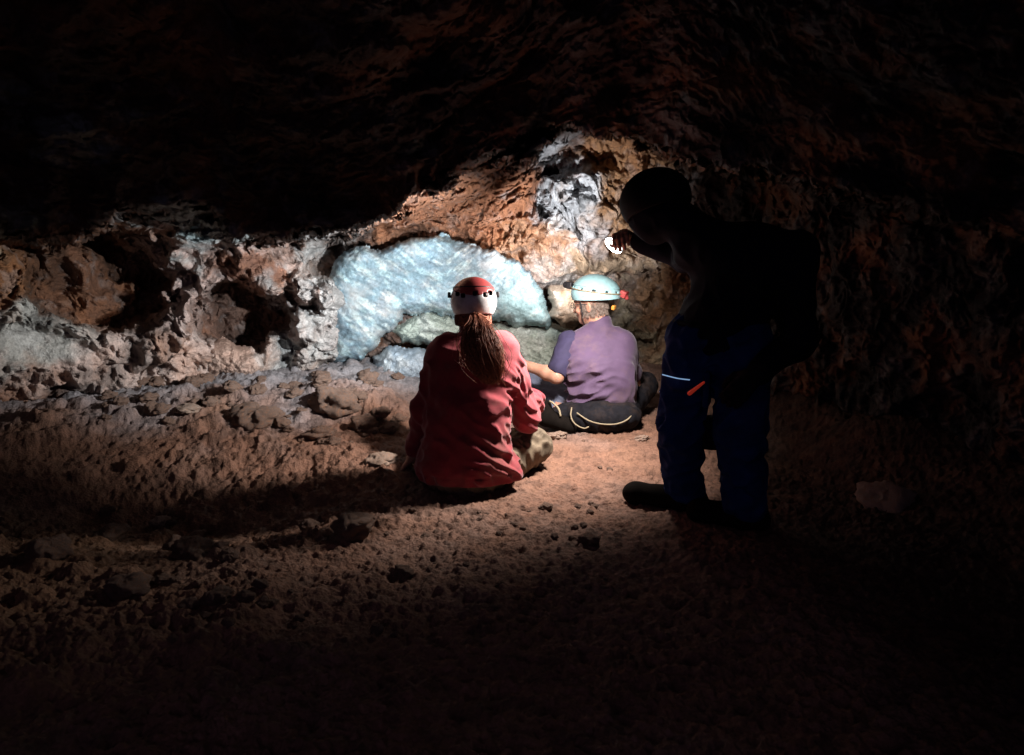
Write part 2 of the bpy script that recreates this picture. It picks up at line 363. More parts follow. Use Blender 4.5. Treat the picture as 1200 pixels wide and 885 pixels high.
def build_shell():
    azd = np.concatenate([np.linspace(-104, -42, 60, endpoint=False), np.linspace(-42, 42, 980, endpoint=False), np.linspace(42, 150, 70)])  # shell left open behind left, an added gap for fill light on the foreground
    eld = np.concatenate([np.linspace(-30, -18, 14, endpoint=False), np.linspace(-18, 20, 460, endpoint=False), np.linspace(20, 89, 110)])
    A, E = np.meshgrid(azd, eld, indexing='ij')
    az = np.radians(A); te = np.tan(np.radians(E))
    rw = Rwall(A); zc = np.interp(A, AZ, ZC)
    s = 0.30 + 0.12 * sstep(15, 60, np.abs(A))
    # low freq variation of the plan and the roof
    dirs = np.stack([np.sin(az), np.cos(az), te * 0.0], -1)
    tw = rw.copy()
    den = te + s; tc = np.where(den > 0.02, (zc + s * rw - CAMZ) / np.maximum(den, 0.02), 99.0)
    tc = np.maximum(tc, 0.02)
    k = 0.35; h = np.maximum(k - np.abs(tw - tc), 0) / k
    t = np.minimum(tw, tc) - h * h * k * 0.25
    def pos(t):
        return np.stack([np.sin(az) * t, np.cos(az) * t, CAMZ + te * t], -1)
    P = pos(t); px, py = to_px(P)
    infr = sstep(-75, -55, A) * (1 - sstep(55, 75, A))
    wx = fbm(P, 4.0, 5, 1.0) * 22; wy = fbm(P, 4.0, 5, 7.0) * 18; wp = (wx, wy)
    push = np.zeros_like(t)
    pit1 = ell_mask(px, py, 112, 333, 92, 50, 0.16, 0.18, wp)
    pit2 = ell_mask(px, py, 284, 366, 58, 36, 0.18, 0.05, wp)
    push += 0.55 * pit1 + 0.55 * pit2
    push += 0.30 * ell_mask(px, py, 150, 300, 70, 22, 0.3, 0.3, wp)
    push -= 0.22 * ell_mask(px, py, 330, 320, 62, 22, 0.5, 0.5, wp)          # knobbly rim over the second hollow
    push -= 0.20 * ell_mask(px, py, 366, 375, 24, 50, 0.5, -0.15, wp)
    push -= 0.18 * ell_mask(px, py, 210, 390, 60, 20, 0.6, -0.5, wp)
    push -= 0.30 * ell_mask(px, py, 225, 262, 40, 26, 0.7, 0.3, wp)         # bluish nodules
    push += 0.25 * ell_mask(px, py, 228, 268, 12, 10, 0.6, 0, wp)
    push -= 0.25 * ell_mask(px, py, 40, 410, 90, 34, 0.7, 0.1, wp)          # smooth flowstone at the left
    push += 0.25 * ell_mask(px, py, 400, 300, 40, 16, 0.5, -0.5, wp)
    push += 0.18 * ell_mask(px, py, 352, 408, 16, 9, 0.4, -0.4, wp)
    push += 0.5 * ell_mask(px, py, 412, 436, 36, 15, 0.3, -0.1, wp) + 0.3 * ell_mask(px, py, 482, 404, 24, 5, 0.4, 0)
    push -= 0.30 * ell_mask(px, py, 590, 235, 90, 45, 0.8, 0.15, wp)        # red overhang
    push -= 0.22 * ell_mask(px, py, 655, 300, 40, 40, 0.7, 0.5, wp)
    push += 0.35 * ell_mask(px, py, 642, 205, 12, 10, 0.5, 0.6, wp) + 0.3 * ell_mask(px, py, 648, 240, 16, 9, 0.5, 0.6, wp)
    push -= 0.18 * ell_mask(px, py, 690, 215, 46, 40, 0.6, 0.3, wp)
    push -= 0.10 * ell_mask(px, py, 715, 310, 55, 16, 0.6, 0.0, wp)
    push += 0.22 * ell_mask(px, py, 735, 345, 70, 16, 0.5, 0.05, wp)
    push -= 0.20 * ell_mask(px, py, 720, 380, 60, 20, 0.6, 0.0, wp)
    push -= 0.25 * ell_mask(px, py, 790, 335, 40, 30, 0.7, 0.0, wp)
    push -= 0.35 * ell_mask(px, py, 90, 165, 60, 16, 0.7, 0.3, wp) + 0.4 * ell_mask(px, py, 0, 112, 26, 10, 0.7, 0.2, wp)
    push -= 0.30 * ell_mask(px, py, 0, 262, 26, 34, 0.7, 0.0, wp)
    t = t + push * infr
    # the roof hangs down in a lip nearer than the wall; above its ragged edge nothing catches the lamps
    EX = [-400, 0, 60, 130, 180, 210, 250, 275, 320, 400, 455, 475, 500, 545, 600, 650, 720, 765, 800, 860, 1000, 1300]
    EY = [250, 262, 285, 262, 246, 234, 246, 280, 285, 276, 262, 246, 230, 206, 184, 160, 156, 176, 190, 200, 230, 300]
    edge = np.interp(px, EX, EY) + wy * 0.55 + fbm(P, 14, 4, 17.0) * 7 + fbm(P, 3.5, 3, 27.0) * 22 * sstep(460, 500, px) * sstep(760, 700, px)
    inv = infr * (px > -900)
    m = sstep(-7, 9, edge - py) * inv
    tl = 3.25 + 0.35 * fbm(dirs * 2.0 + 3.0, 1.0, 3, 5.0) - 0.9 * sstep(0, 300, edge - py)
    t = t * (1 - m) + np.minimum(t, tl) * m
    m0 = m
    P = pos(t)
    # rough rock: vector displacement
    rl = np.stack([np.sin(az), np.cos(az), 0.3 * te], -1); rl /= np.linalg.norm(rl, axis=-1)[..., None]
    flat = ell_mask(px, py, 40, 408, 75, 24, 0.4, 0.1) * 0.8
    amp = (1 - flat * infr) * (1 - 0.35 * m)
    drip = ell_mask(px, py, 560, 250, 110, 60, 0.5) * infr
    n0 = fbm(P, 1.1, 3, 2.0) * 0.16
    n1 = ridged(P, 3.2, 5, 5.0) * 0.075
    w1, _ = worley(P[..., 0] * 7 + n0, P[..., 1] * 7, P[..., 2] * 7)
    n2 = (0.55 - w1) * 0.085
    n3 = ridged(P, 13, 4, 3.0, 0.6) * 0.028
    Pd = P * np.array([1.0, 1.0, 0.32])
    n4 = (ridged(Pd, 11, 4, 8.0, 0.6) * 0.085) * drip
    d = (n0 + amp * (n1 + n2 + n3) + n4)
    lateral = np.stack([fbm(P, 6, 3, 21.0), fbm(P, 6, 3, 31.0), fbm(P, 6, 3, 41.0)], -1) * 0.028 * amp[..., None]
    P = P - rl * d[..., None] + lateral
    # mineral colours, some darkened to paint in shade
    base = np.array([0.11, 0.065, 0.05]); C = np.ones(P.shape) * base
    v1 = fbm(P, 2.4, 5, 51.0)
    def mix(col, m): nonlocal C; m = (m * infr)[..., None]; C = C * (1 - m) + np.array(col) * m
    v2 = fbm(P, 9, 4, 61.0); wpc = (wx * 1.5 + v2 * 12, wy * 1.5 - v2 * 10)
    mix((0.22, 0.10, 0.055), ell_mask(px, py, 150, 320, 180, 60, 0.3, 0, wpc))
    mix((0.64, 0.48, 0.43), ell_mask(px, py, 270, 350, 130, 66, 0.3, 0.2, wpc))
    mix((0.60, 0.45, 0.39), ell_mask(px, py, 190, 425, 210, 44, 0.4, 0.0, wpc))
    mix((0.48, 0.46, 0.42), ell_mask(px, py, 30, 395, 80, 34, 0.3, 0.1, wpc))
    mix((0.26, 0.11, 0.045), ell_mask(px, py, 20, 325, 60, 36, 0.3, 0.0, wpc))
    mix((0.50, 0.48, 0.46), ell_mask(px, py, 340, 425, 70, 26, 0.5, -0.1, wpc))
    mix((0.45, 0.20, 0.12), ell_mask(px, py, 300, 325, 60, 14, 0.4, 0.35, wpc) * 0.9)
    mix((0.20, 0.09, 0.05), pit1 * 0.8); mix((0.17, 0.08, 0.05), pit2 * 0.9)  # inside of both hollows painted darker, as their shade
    mix((0.45, 0.52, 0.52), ell_mask(px, py, 222, 262, 52, 30, 0.5, 0.3, wpc))
    mix((0.45, 0.52, 0.50), ell_mask(px, py, 90, 165, 60, 26, 0.5, 0.3, wpc) + 0 * px)
    mix((0.45, 0.50, 0.46), ell_mask(px, py, 0, 112, 40, 16, 0.5, 0.2, wpc)); mix((0.34, 0.36, 0.28), ell_mask(px, py, 0, 262, 26, 34, 0.5, 0, wpc))
    mix((0.55, 0.55, 0.54), ell_mask(px, py, 370, 340, 30, 70, 0.4, 0, wpc) * 0.8)
    mix((0.40, 0.17, 0.09), ell_mask(px, py, 570, 265, 135, 72, 0.35, 0.25, wpc))
    mix((0.62, 0.56, 0.52), ell_mask(px, py, 655, 305, 52, 40, 0.4, 0.9, wpc))
    mix((0.50, 0.24, 0.11), ell_mask(px, py, 620, 285, 24, 34, 0.5, 0.3, wpc) * 0.8)
    mix((0.36, 0.19, 0.09), ell_mask(px, py, 725, 225, 60, 70, 0.4, 0, wpc))
    mix((0.55, 0.57, 0.60), ell_mask(px, py, 662, 225, 36, 60, 0.5, -0.45, wpc) * 0.95)
    mix((0.45, 0.31, 0.20), ell_mask(px, py, 710, 312, 60, 24, 0.4, 0, wpc))
    mix((0.30, 0.25, 0.17), ell_mask(px, py, 730, 400, 80, 46, 0.4, 0, wpc))
    mix((0.30, 0.16, 0.08), ell_mask(px, py, 795, 340, 40, 50, 0.4, 0, wpc))
    mix((0.10, 0.07, 0.055), ell_mask(px, py, 412, 436, 40, 18, 0.3, -0.1, wpc))  # shade of the hollow under the blue rock put into the colour
    C = C * (1 - 0.86 * sstep(12, 17, A))[..., None] * (1 - 0.42 * m0)[..., None]  # darkness of the right wall and roof lip painted into the colour
    pale = sstep(0.15, 0.5, v2)[..., None] * 0.35
    C = C * (1 - pale) + (C * 0.5 + 0.26) * pale
    dark = sstep(0.1, 0.55, -v1)[..., None] * 0.45; C = C * (1 - dark)
    nu, nv = A.shape
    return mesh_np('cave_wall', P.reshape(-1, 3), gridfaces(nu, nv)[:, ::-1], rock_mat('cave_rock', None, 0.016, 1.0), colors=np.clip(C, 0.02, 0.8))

def floor_h(x, y, detail=True):
    p = np.stack([x, y, np.zeros_like(x)], -1)
    az = np.degrees(np.arctan2(x, y)); r = np.hypot(x, y); rw = Rwall(az)
    h = fbm(p, 0.9, 3, 12.0) * 0.035
    left = sstep(5, -12, az)
    h = h + left * 0.17 * sstep(1.5, 0.1, rw - r) + (1 - left) * 0.15 * sstep(0.9, 0.0, rw - r)
    h = h + 0.09 * np.exp(-(((x + 1.0) / 0.35) ** 2 + ((y - 4.35) / 0.25) ** 2))      # rough mound left of the red jacket
    h = h - 0.17 * np.exp(-(((x + 1.45) / 0.75) ** 2 + ((y - 2.95) / 0.42) ** 2))     # shallow hollow added to widen the shadow of the red jacket
    h = h + 0.08 * np.exp(-(((x - 1.85) / 0.3) ** 2 + ((y - 3.45) / 0.22) ** 2))
    flat = np.exp(-(((x + 0.17) / 0.42) ** 4 + ((y - 3.2) / 0.4) ** 4)) + np.exp(-(((x - 0.48) / 0.45) ** 4 + ((y - 4.15) / 0.4) ** 4)) + np.exp(-(((x - 0.72) / 0.35) ** 4 + ((y - 2.75) / 0.3) ** 4))
    flat = np.clip(flat, 0, 1); h = h * (1 - flat)
    if detail:
        rough = 0.35 + 0.65 * sstep(0.0, -1.0, x) + 0.3 * sstep(3.6, 4.6, y); rough = rough * (1 - 0.6 * flat)
        tr = 0.45 + 0.75 * sstep(-0.35, 0.45, fbm(p, 1.9, 2, 77.0)); rough = rough * tr
        h = h + ridged(p, 3.3, 4, 3.0, 0.55) * 0.020 * rough
        h = h + ridged(p, 11, 4, 6.0, 0.6) * 0.010 * (0.5 + 0.5 * rough)
        h = h + fbm(p, 34, 3, 9.0, 0.6) * 0.0055 * (0.5 + 0.6 * tr)
        w, i = worley(x * 13, y * 13, np.zeros_like(x), 5); dens = 0.78 - 0.10 * sstep(3.4, 3.0, y) * sstep(-0.6, -0.1, x) - 0.22 * noise(x * 1.7, y * 1.7, x * 0); pit = (i > dens) * (1 - sstep(0.05, 0.40, w))
        h = h - pit * 0.016
        w, i = worley(x * 27 + 3, y * 27, np.zeros_like(x), 9); h = h - (i > dens) * (1 - sstep(0.05, 0.45, w)) * 0.008 + (i < 0.3) * (1 - sstep(0.1, 0.4, w)) * 0.009
        w, i = worley(x * 6 + 3, y * 6, np.zeros_like(x), 3); h = h + (i > 0.55) * (1 - sstep(0.15, 0.45, w)) * 0.030 * sstep(-0.3, -1.1, x)
    return h

def build_floor():
    azd = np.concatenate([np.linspace(-170, -40, 60, endpoint=False), np.linspace(-40, 40, 1000, endpoint=False), np.linspace(40, 170, 60)])
    dep = np.concatenate([np.linspace(85, 45, 24, endpoint=False), np.linspace(45, 9.6, 620)])
    A, D = np.meshgrid(azd, dep, indexing='ij'); r = CAMZ / np.tan(np.radians(D)); az = np.radians(A)
    x = np.sin(az) * r; y = np.cos(az) * r
    h = floor_h(x, y); P = np.stack([x, y, h], -1)
    p2 = np.stack([x, y, h * 0], -1)
    v = fbm(p2, 2.0, 5, 4.0); v2 = fbm(p2, 14, 4, 8.0)
    C = np.ones(P.shape) * np.array([0.27, 0.145, 0.098])
    m = sstep(-0.1, 0.5, v)[..., None] * 0.6; C = C * (1 - m) + np.array([0.31, 0.19, 0.145]) * m
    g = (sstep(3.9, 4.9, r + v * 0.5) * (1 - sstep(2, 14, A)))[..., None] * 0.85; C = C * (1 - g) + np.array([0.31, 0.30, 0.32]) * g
    d = sstep(0.05, 0.6, v2)[..., None] * 0.35; C = C * (1 - d)
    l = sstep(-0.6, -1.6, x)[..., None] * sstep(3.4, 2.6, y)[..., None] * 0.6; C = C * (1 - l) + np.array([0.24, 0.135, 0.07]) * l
    C = C * (1 - 0.72 * sstep(0.75, 1.3, x))[..., None]  # unlit right side of the floor painted darker
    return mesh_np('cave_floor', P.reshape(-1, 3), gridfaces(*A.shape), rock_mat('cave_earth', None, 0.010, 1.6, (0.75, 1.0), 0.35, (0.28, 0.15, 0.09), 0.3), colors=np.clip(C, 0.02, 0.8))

def floor_d(x, y): return float(floor_h(np.array([x, x + .02, x - .02]), np.array([y, y + .02, y - .02]), True).mean())
def floor_z(x, y): return float(floor_h(np.array([x]), np.array([y]), False)[0])

tag(build_shell(), kind='structure'); tag(build_floor(), kind='structure')

# ------------------------------------------------------------------ rock masses standing out of the wall
def poly_sd(px, py, poly):
    P = np.array(poly, float); inside = np.zeros(px.shape, bool); best = np.full(px.shape, 1e9)
    for i in range(len(P)):
        a = P[i]; b = P[(i + 1) % len(P)]; ab = b - a
        t = np.clip(((px - a[0]) * ab[0] + (py - a[1]) * ab[1]) / (ab @ ab), 0, 1)
        best = np.minimum(best, (px - a[0] - t * ab[0]) ** 2 + (py - a[1] - t * ab[1]) ** 2)
        c = ((a[1] > py) != (b[1] > py)) & (px < (b[0] - a[0]) * (py - a[1]) / (b[1] - a[1] + 1e-12) + a[0]); inside ^= c
    return np.where(inside, np.sqrt(best), -np.sqrt(best))

def outcrop(name, poly, Y, thick, R, mat, label, cat, shape=None, step=1.2, rough=1.0, off=0.0, colfn=None, group=None, strat=0.0):
    """solid rock: outline `poly` at real distance Y, bulging `thick` metres towards the room and 0.6*thick into the wall"""
    q = np.array(poly, float); x0, y0 = q.min(0) - 8; x1, y1 = q.max(0) + 8
    gx = np.arange(x0, x1, step); gy = np.arange(y0, y1, step); X, Yp = np.meshgrid(gx, gy, indexing='ij')
    u = (X - 600) / FPX; v = (442.5 - Yp) / FPX; D = np.stack([u, CT + ST * v, -ST + CT * v], -1); D = D / D[..., 1:2]
    P0 = D * Y + np.array([0, 0, CAMZ])
    sd = poly_sd(X + fbm(P0, 7, 4, off, 0.5) * 6, Yp + fbm(P0, 7, 4, off + 9, 0.5) * 6, poly)
    t = np.clip(sd / R, 0, 1); prof = np.sqrt(np.clip(1 - (1 - t) ** 2, 0, 1))
    yy = Y if shape is None else shape(X, Yp)
    inside = sd > -step * 1.0
    front = yy - thick * prof; back = Y + 0.6 * thick * prof + 0.02
    ns = rough * (ridged(P0, 2.6, 5, off + 3, 0.5) * 0.035 + ridged(P0, 11, 4, off + 5, 0.6) * 0.016 + fbm(P0, 30, 3, off + 6) * 0.006)
    if strat: 
        Q = P0.copy(); Q[..., 2] = Q[..., 2] * 3.2 + Q[..., 0] * 1.2; ns = ns + strat * ridged(Q, 4.5, 4, off + 8, 0.6)
    ns = ns * np.clip(t * 4, 0, 1)
    Fp = D * (front - ns)[..., None] + np.array([0, 0, CAMZ]); Bp = D * back[..., None] + np.array([0, 0, CAMZ])
    nu, nv = X.shape; fq = gridfaces(nu, nv); keep = inside.ravel()[fq].all(1); fq = fq[keep]
    n = nu * nv; V = np.concatenate([Fp.reshape(-1, 3), Bp.reshape(-1, 3)])
    # rim
    ed = {}
    for f in fq:
        for i in range(4):
            a, b = int(f[i]), int(f[(i + 1) % 4])
            if (b, a) in ed: del ed[(b, a)]
            else: ed[(a, b)] = 1
    rim = np.array([(b, a, a + n, b + n) for a, b in ed], np.int64)
    faces = np.concatenate([fq, (fq + n)[:, ::-1], rim])
    used = np.unique(faces); mp = np.zeros(2 * n, np.int64); mp[used] = np.arange(len(used))
    cols = None
    if colfn is not None:
        C = colfn(X, Yp, P0); cols = np.concatenate([C.reshape(-1, 3), C.reshape(-1, 3)])[used]
    o = mesh_np(name, V[used], mp[faces][:, ::-1], mat, colors=cols)
    return tag(o, label, cat, group)

def blue_col(X, Y, P):
    v = fbm(P, 3.0, 5, 71.0); v2 = fbm(P * np.array([1, 1, 2.5]), 7.0, 5, 75.0)
    C = np.ones(P.shape) * np.array([0.37, 0.51, 0.54])
    m = sstep(-0.1, 0.55, v2)[..., None] * 0.75; C = C * (1 - m) + np.array([0.56, 0.62, 0.61]) * m
    m = sstep(0.05, 0.5, v)[..., None] * 0.55; C = C * (1 - m) + np.array([0.28, 0.43, 0.53]) * m
    m = sstep(0.25, 0.6, -v)[..., None] * 0.6; C = C * (1 - m) + np.array([0.55, 0.50, 0.47]) * m
    Q = P.copy(); Q[..., 2] = P[..., 2] * 2.2 - np.abs(P[..., 0] + 0.45) * 1.6; v3 = ridged(Q, 5.0, 5, 33.0, 0.62)
    m = sstep(0.75, 1.25, v3)[..., None] * 0.65; C = C * (1 - m) + np.array([0.12, 0.18, 0.24]) * m
    m = sstep(0.25, 0.9, fbm(Q, 9, 5, 44.0))[..., None] * 0.4; C = C * (1 - m) + np.array([0.60, 0.62, 0.60]) * m
    m = sstep(0.15, 0.7, -v2)[..., None] * 0.4; C = C * (1 - m) + np.array([0.17, 0.27, 0.32]) * m
    m = (sstep(540, 620, X) * sstep(318, 350, Y) * (0.6 + 0.4 * v))[..., None] * 0.7; C = C * (1 - m) + np.array([0.33, 0.48, 0.44]) * m
    return C
m_blue_rock = rock_mat('blue_mineral', None, 0.004, 1.3, (0.7, 1.0), 0.42, (0.55, 0.50, 0.46), 0.45)
m_attr = rock_mat('mineral_crust', None, 0.012, 1.0, (0.35, 0.8), 0.35, (0.42, 0.40, 0.36), 0.25)
outcrop('rock_outcrop', [(378,424),(392,384),(378,340),(392,312),(408,296),(424,286),(444,294),(466,284),(490,281),(516,277),(536,282),(556,290),(580,297),(604,310),(622,322),(640,350),(648,374),(640,384),(600,380),(560,376),(530,374),(505,365),(474,371),(458,388),(442,408),(418,420),(392,428)],
        5.15, 0.17, 24, m_blue_rock, 'large pale blue and white overhanging rock face in the lamplight behind the red jacket', 'rock',
        shape=lambda X, Y: 5.13 + 0.0014 * (Y - 370) + 0.14 * np.exp(-((X - 535) / 95) ** 2 - ((Y - 335) / 36) ** 2), rough=0.34, off=2.0, colfn=blue_col, strat=0.006)
def green_col(X, Y, P):
    v = fbm(P, 5.0, 5, 81.0)[..., None]; C = np.ones(P.shape) * np.array([0.42, 0.48, 0.42]); m = sstep(0, 0.5, v) * 0.7; return C * (1 - m) + np.array([0.58, 0.62, 0.58]) * m
outcrop('rock_ledge', [(456,392),(476,368),(500,362),(530,368),(560,374),(600,378),(640,376),(668,388),(672,430),(655,462),(560,462),(528,420),(500,406),(468,404)],
        5.35, 0.22, 34, m_attr, 'grey green rock ledge under the pale blue overhang, reaching behind the man in purple', 'rock', off=5.0, colfn=green_col, strat=0.015)
def slate_col(X, Y, P):
    v = fbm(P, 5.0, 5, 91.0)[..., None]; C = np.ones(P.shape) * np.array([0.34, 0.42, 0.50]); m = sstep(0, 0.5, v) * 0.7; return C * (1 - m) + np.array([0.52, 0.55, 0.56]) * m
outcrop('boulder', [(438,420),(452,410),(480,408),(505,410),(530,414),(540,440),(520,462),(470,462),(446,452),(436,436)],
        5.2, 0.24, 30, m_attr, 'pale slate blue boulder on the floor below the overhang, left of the red jacket', 'boulder', off=8.0, colfn=slate_col)
def pink_col(X, Y, P):
    v = fbm(P, 5.0, 5, 95.0)[..., None]; C = np.ones(P.shape) * np.array([0.50, 0.33, 0.26]); m = sstep(0, 0.5, v) * 0.8; return C * (1 - m) + np.array([0.62, 0.54, 0.50]) * m
outcrop('boulder', [(196,408),(220,396),(262,398),(300,410),(312,430),(300,450),(250,456),(200,452),(176,436),(180,418)],
        4.85, 0.20, 26, m_attr, 'low pinkish boulder at the wall foot, under the left rock hollow', 'boulder', off=11.0, colfn=pink_col)
outcrop('boulder', [(44,384),(70,374),(110,378),(150,392),(176,420),(172,450),(130,470),(80,466),(50,440),(40,410)],
        4.65, 0.24, 30, m_attr, 'broad pink and white boulder at the foot of the wall, far left', 'boulder', off=14.0, colfn=pink_col)
def tan_col(X, Y, P):
    v = fbm(P, 6.0, 5, 98.0)[..., None]; C = np.ones(P.shape) * np.array([0.36, 0.22, 0.13]); m = sstep(0, 0.5, v) * 0.7; return C * (1 - m) + np.array([0.50, 0.42, 0.34]) * m
outcrop('boulder', [(646,338),(662,330),(690,334),(700,352),(690,378),(660,386),(644,372)],
        5.1, 0.16, 22, m_attr, 'small brown boulder wedged in the wall right by the turquoise helmet', 'boulder', off=17.0, colfn=tan_col)

# ------------------------------------------------------------------ loose stones
m_stone = rock_mat('stone_brown', (0.26, 0.17, 0.13), 0.006, 3.0, (0.7, 1.0), 0.4)
m_stonep = rock_mat('stone_pale', (0.46, 0.34, 0.27), 0.005, 3.0, (0.6, 0.9), 0.35)
def stone_mesh(seed, flat=0.6, n=26):
    th = np.linspace(0, math.pi, n); ph = np.linspace(0, 2 * math.pi, n * 2, endpoint=False)
    T, Q = np.meshgrid(th, ph, indexing='ij'); D = np.stack([np.sin(T) * np.cos(Q), np.sin(T) * np.sin(Q), np.cos(T)], -1)
    w, i = worley(D[..., 0] * 1.3 + seed * 3.1, D[..., 1] * 1.3, D[..., 2] * 1.3 + seed, seed)
    r = 1 + 0.35 * fbm(D, 0.9, 2, seed * 1.7) - 0.35 * w + 0.12 * ridged(D, 2.2, 4, seed, 0.6) + 0.05 * fbm(D, 9, 3, seed)
    V = D * r[..., None]; V[..., 2] *= flat
    nu, nv = T.shape; f = []
    for a in range(nu - 1):
        for b in range(nv): f.append((a * nv + b, (a + 1) * nv + b, (a + 1) * nv + (b + 1) % nv, a * nv + (b + 1) % nv))
    return V.reshape(-1, 3), np.array(f)
protos = []
for k in range(8):
    V, f = stone_mesh(k + 1, 0.45 + 0.3 * random.random()); 
    me_o = mesh_np('stone', V, f, m_stone); protos.append(me_o.data); bpy.data.objects.remove(me_o)
protop = []
for k in range(4):
    V, f = stone_mesh(k + 21, 0.4); me_o = mesh_np('stone', V, f, m_stonep); protop.append(me_o.data); bpy.data.objects.remove(me_o)
def ground_at(px, py):
    Y = 3.0
    for _ in range(12):
        p = W(px, py, Y); z = floor_z(p[0], p[1]); 
        t = (CAMZ - z) / (CAMZ - p[2] + 1e-9); Y = Y * t
    p = W(px, py, Y); return p
def stone(px, py, wpx, label, group=None, me=None, pale=False, tilt=0.3, aspect=1.0):
    p = ground_at(px, py); s = wpx / 2 * p[1] / FPX / 0.9
    o = bpy.data.objects.new('stone', me or random.choice(protop if pale else protos)); COL.objects.link(o)
    o.location = (p[0], p[1], floor_d(p[0], p[1]) + s * 0.22); o.scale = (s, s * aspect, s)
    o.rotation_euler = (random.uniform(-tilt, tilt), random.uniform(-tilt, tilt), random.uniform(0, 0.5))
    return tag(o, label, 'stone', group)
NAMED = [
 (651, 516, 26, 'pale flat stone on the floor between the red sleeve and the man in purple', True),
 (752, 517, 18, 'small pale stone just right of the seated man in purple', True),
 (447, 547, 34, 'flat pale stone left of the red jacket, caught by light inside the shadow', True),
 (415, 634, 52, 'broad flat stone at the near edge of the shadow of the red jacket', False),
 (191, 620, 24, 'upright grey stone in the dark left foreground, right of the reddish clods', True),
 (226, 654, 44, 'rounded stone in the left foreground below the upright grey stone', False),
 (222, 488, 26, 'pinkish wedge stone leaning at the shadow edge on the left', True),
 (300, 486, 50, 'long flat slab lying among rubble at the left wall foot', False),
 (392, 468, 52, 'dark angular rock on the rough mound behind the shadow', False),
 (372, 484, 36, 'dark broken rock on the near side of the rough mound', False),
 (425, 480, 30, 'small dark rock at the right end of the rough mound', False),
 (130, 640, 40, 'low stone in the dark left foreground, left of the rounded stone', False),
 (60, 660, 46, 'reddish clod of earth at the far left foreground', False),
 (150, 700, 50, 'large clod in the lower left foreground, below the low stone', False),
 (255, 715, 36, 'lone stone in the near foreground, below the rounded stone', False),
 (690, 640, 26, 'dark stone in the pool of light left of the blue trouser leg', False),
 (640, 598, 16, 'small dark clod on the lit floor, right below the red jacket', False),
 (1040, 565, 60, 'brown rock faintly lit in the darkness on the right', True),
]
for px, py, w, lb, pale in NAMED: stone(px, py, w, lb, pale=pale)
rr = random.Random(3)
for i in range(90):
    px = rr.uniform(120, 480); py = rr.uniform(438, 500) if i % 3 else rr.uniform(600, 760)
    stone(px, py, rr.uniform(6, 24), 'small brown stone among the loose rubble along the left side of the floor', 'loose stones on the left')
for i in range(70):
    px = rr.uniform(420, 760); py = rr.uniform(600, 740) if i % 2 else rr.uniform(515, 640)
    if 470 < px < 660 and py < 600 or 720 < px: continue
    stone(px, py, rr.uniform(4, 10), 'pebble sized clod on the trampled earth in front of the seated people', 'pebbles on the trampled earth')

# ------------------------------------------------------------------ clothing materials
m_skin = plain('skin', (0.50, 0.27, 0.19), 0.5, bump=0.0006, bscale=300, var=0.12, sub=0.15)
m_red = plain('red_fleece', (0.33, 0.029, 0.043), 0.9, bump=0.0012, bscale=420, sheen=0.3, var=0.25, vscale=18, mud=0.35)
m_olive = plain('olive_trousers', (0.17, 0.13, 0.085), 0.85, bump=0.0015, bscale=250, var=0.5, vscale=14, mud=0.6)
m_purple = plain('purple_polo', (0.095, 0.058, 0.120), 0.8, bump=0.0008, bscale=420, sheen=0.15, var=0.2, vscale=10, mud=0.25)
m_navy = plain('dark_sleeve', (0.035, 0.03, 0.08), 0.85, bump=0.0008, bscale=420, var=0.2)
m_grey = plain('grey_blue_trousers', (0.13, 0.15, 0.22), 0.85, bump=0.001, bscale=250, var=0.3)
m_black = plain('black_cloth', (0.014, 0.014, 0.018), 0.85, bump=0.001, bscale=200, var=0.4, mud=0.12)
m_jacket = plain('dark_jacket', (0.006, 0.0065, 0.014), 0.8, bump=0.001, bscale=200, var=0.3)
m_blue = plain('blue_trousers', (0.014, 0.040, 0.15), 0.85, bump=0.001, bscale=250, var=0.4, vscale=12, mud=0.06)
m_boot = plain('boot_leather', (0.009, 0.007, 0.006), 0.95, bump=0.001, bscale=150, var=0.4)
m_white = plain('white_plastic', (0.78, 0.76, 0.76), 0.35, var=0.2, vscale=45, bump=0.0003, bscale=120, coat=0.2, mud=0.35)
m_redpl = plain('red_plastic', (0.52, 0.085, 0.085), 0.4, var=0.15, coat=0.3)
m_cyan = plain('turquoise_plastic', (0.40, 0.70, 0.76), 0.4, var=0.15, vscale=40, coat=0.2, mud=0.25)
m_dark = plain('dark_plastic', (0.02, 0.02, 0.025), 0.5, var=0.2)
m_strap = plain('pale_webbing', (0.36, 0.30, 0.20), 0.8, var=0.2, bump=0.001, bscale=300)
m_refl = glow('reflective_glow', (0.35, 0.58, 1.0), 0.5)  # reflective trim, given a glow so it shows in the dark
m_tab = glow('red_tab_glow', (0.8, 0.06, 0.03), 0.16)  # red plastic tab with an added glow
m_orange = plain('orange_plastic', (0.80, 0.35, 0.06), 0.5, var=0.1)
m_lens = glow('lamp_lens', (1.0, 0.97, 0.93), 25)

for _m in (m_jacket, m_black, m_boot, m_blue): _m.node_tree.nodes['Principled BSDF'].inputs['Specular IOR Level'].default_value = 0.08
m_helm = plain('black_helmet', (0.008, 0.008, 0.010), 0.7)
m_helm.node_tree.nodes['Principled BSDF'].inputs['Specular IOR Level'].default_value = 0.12

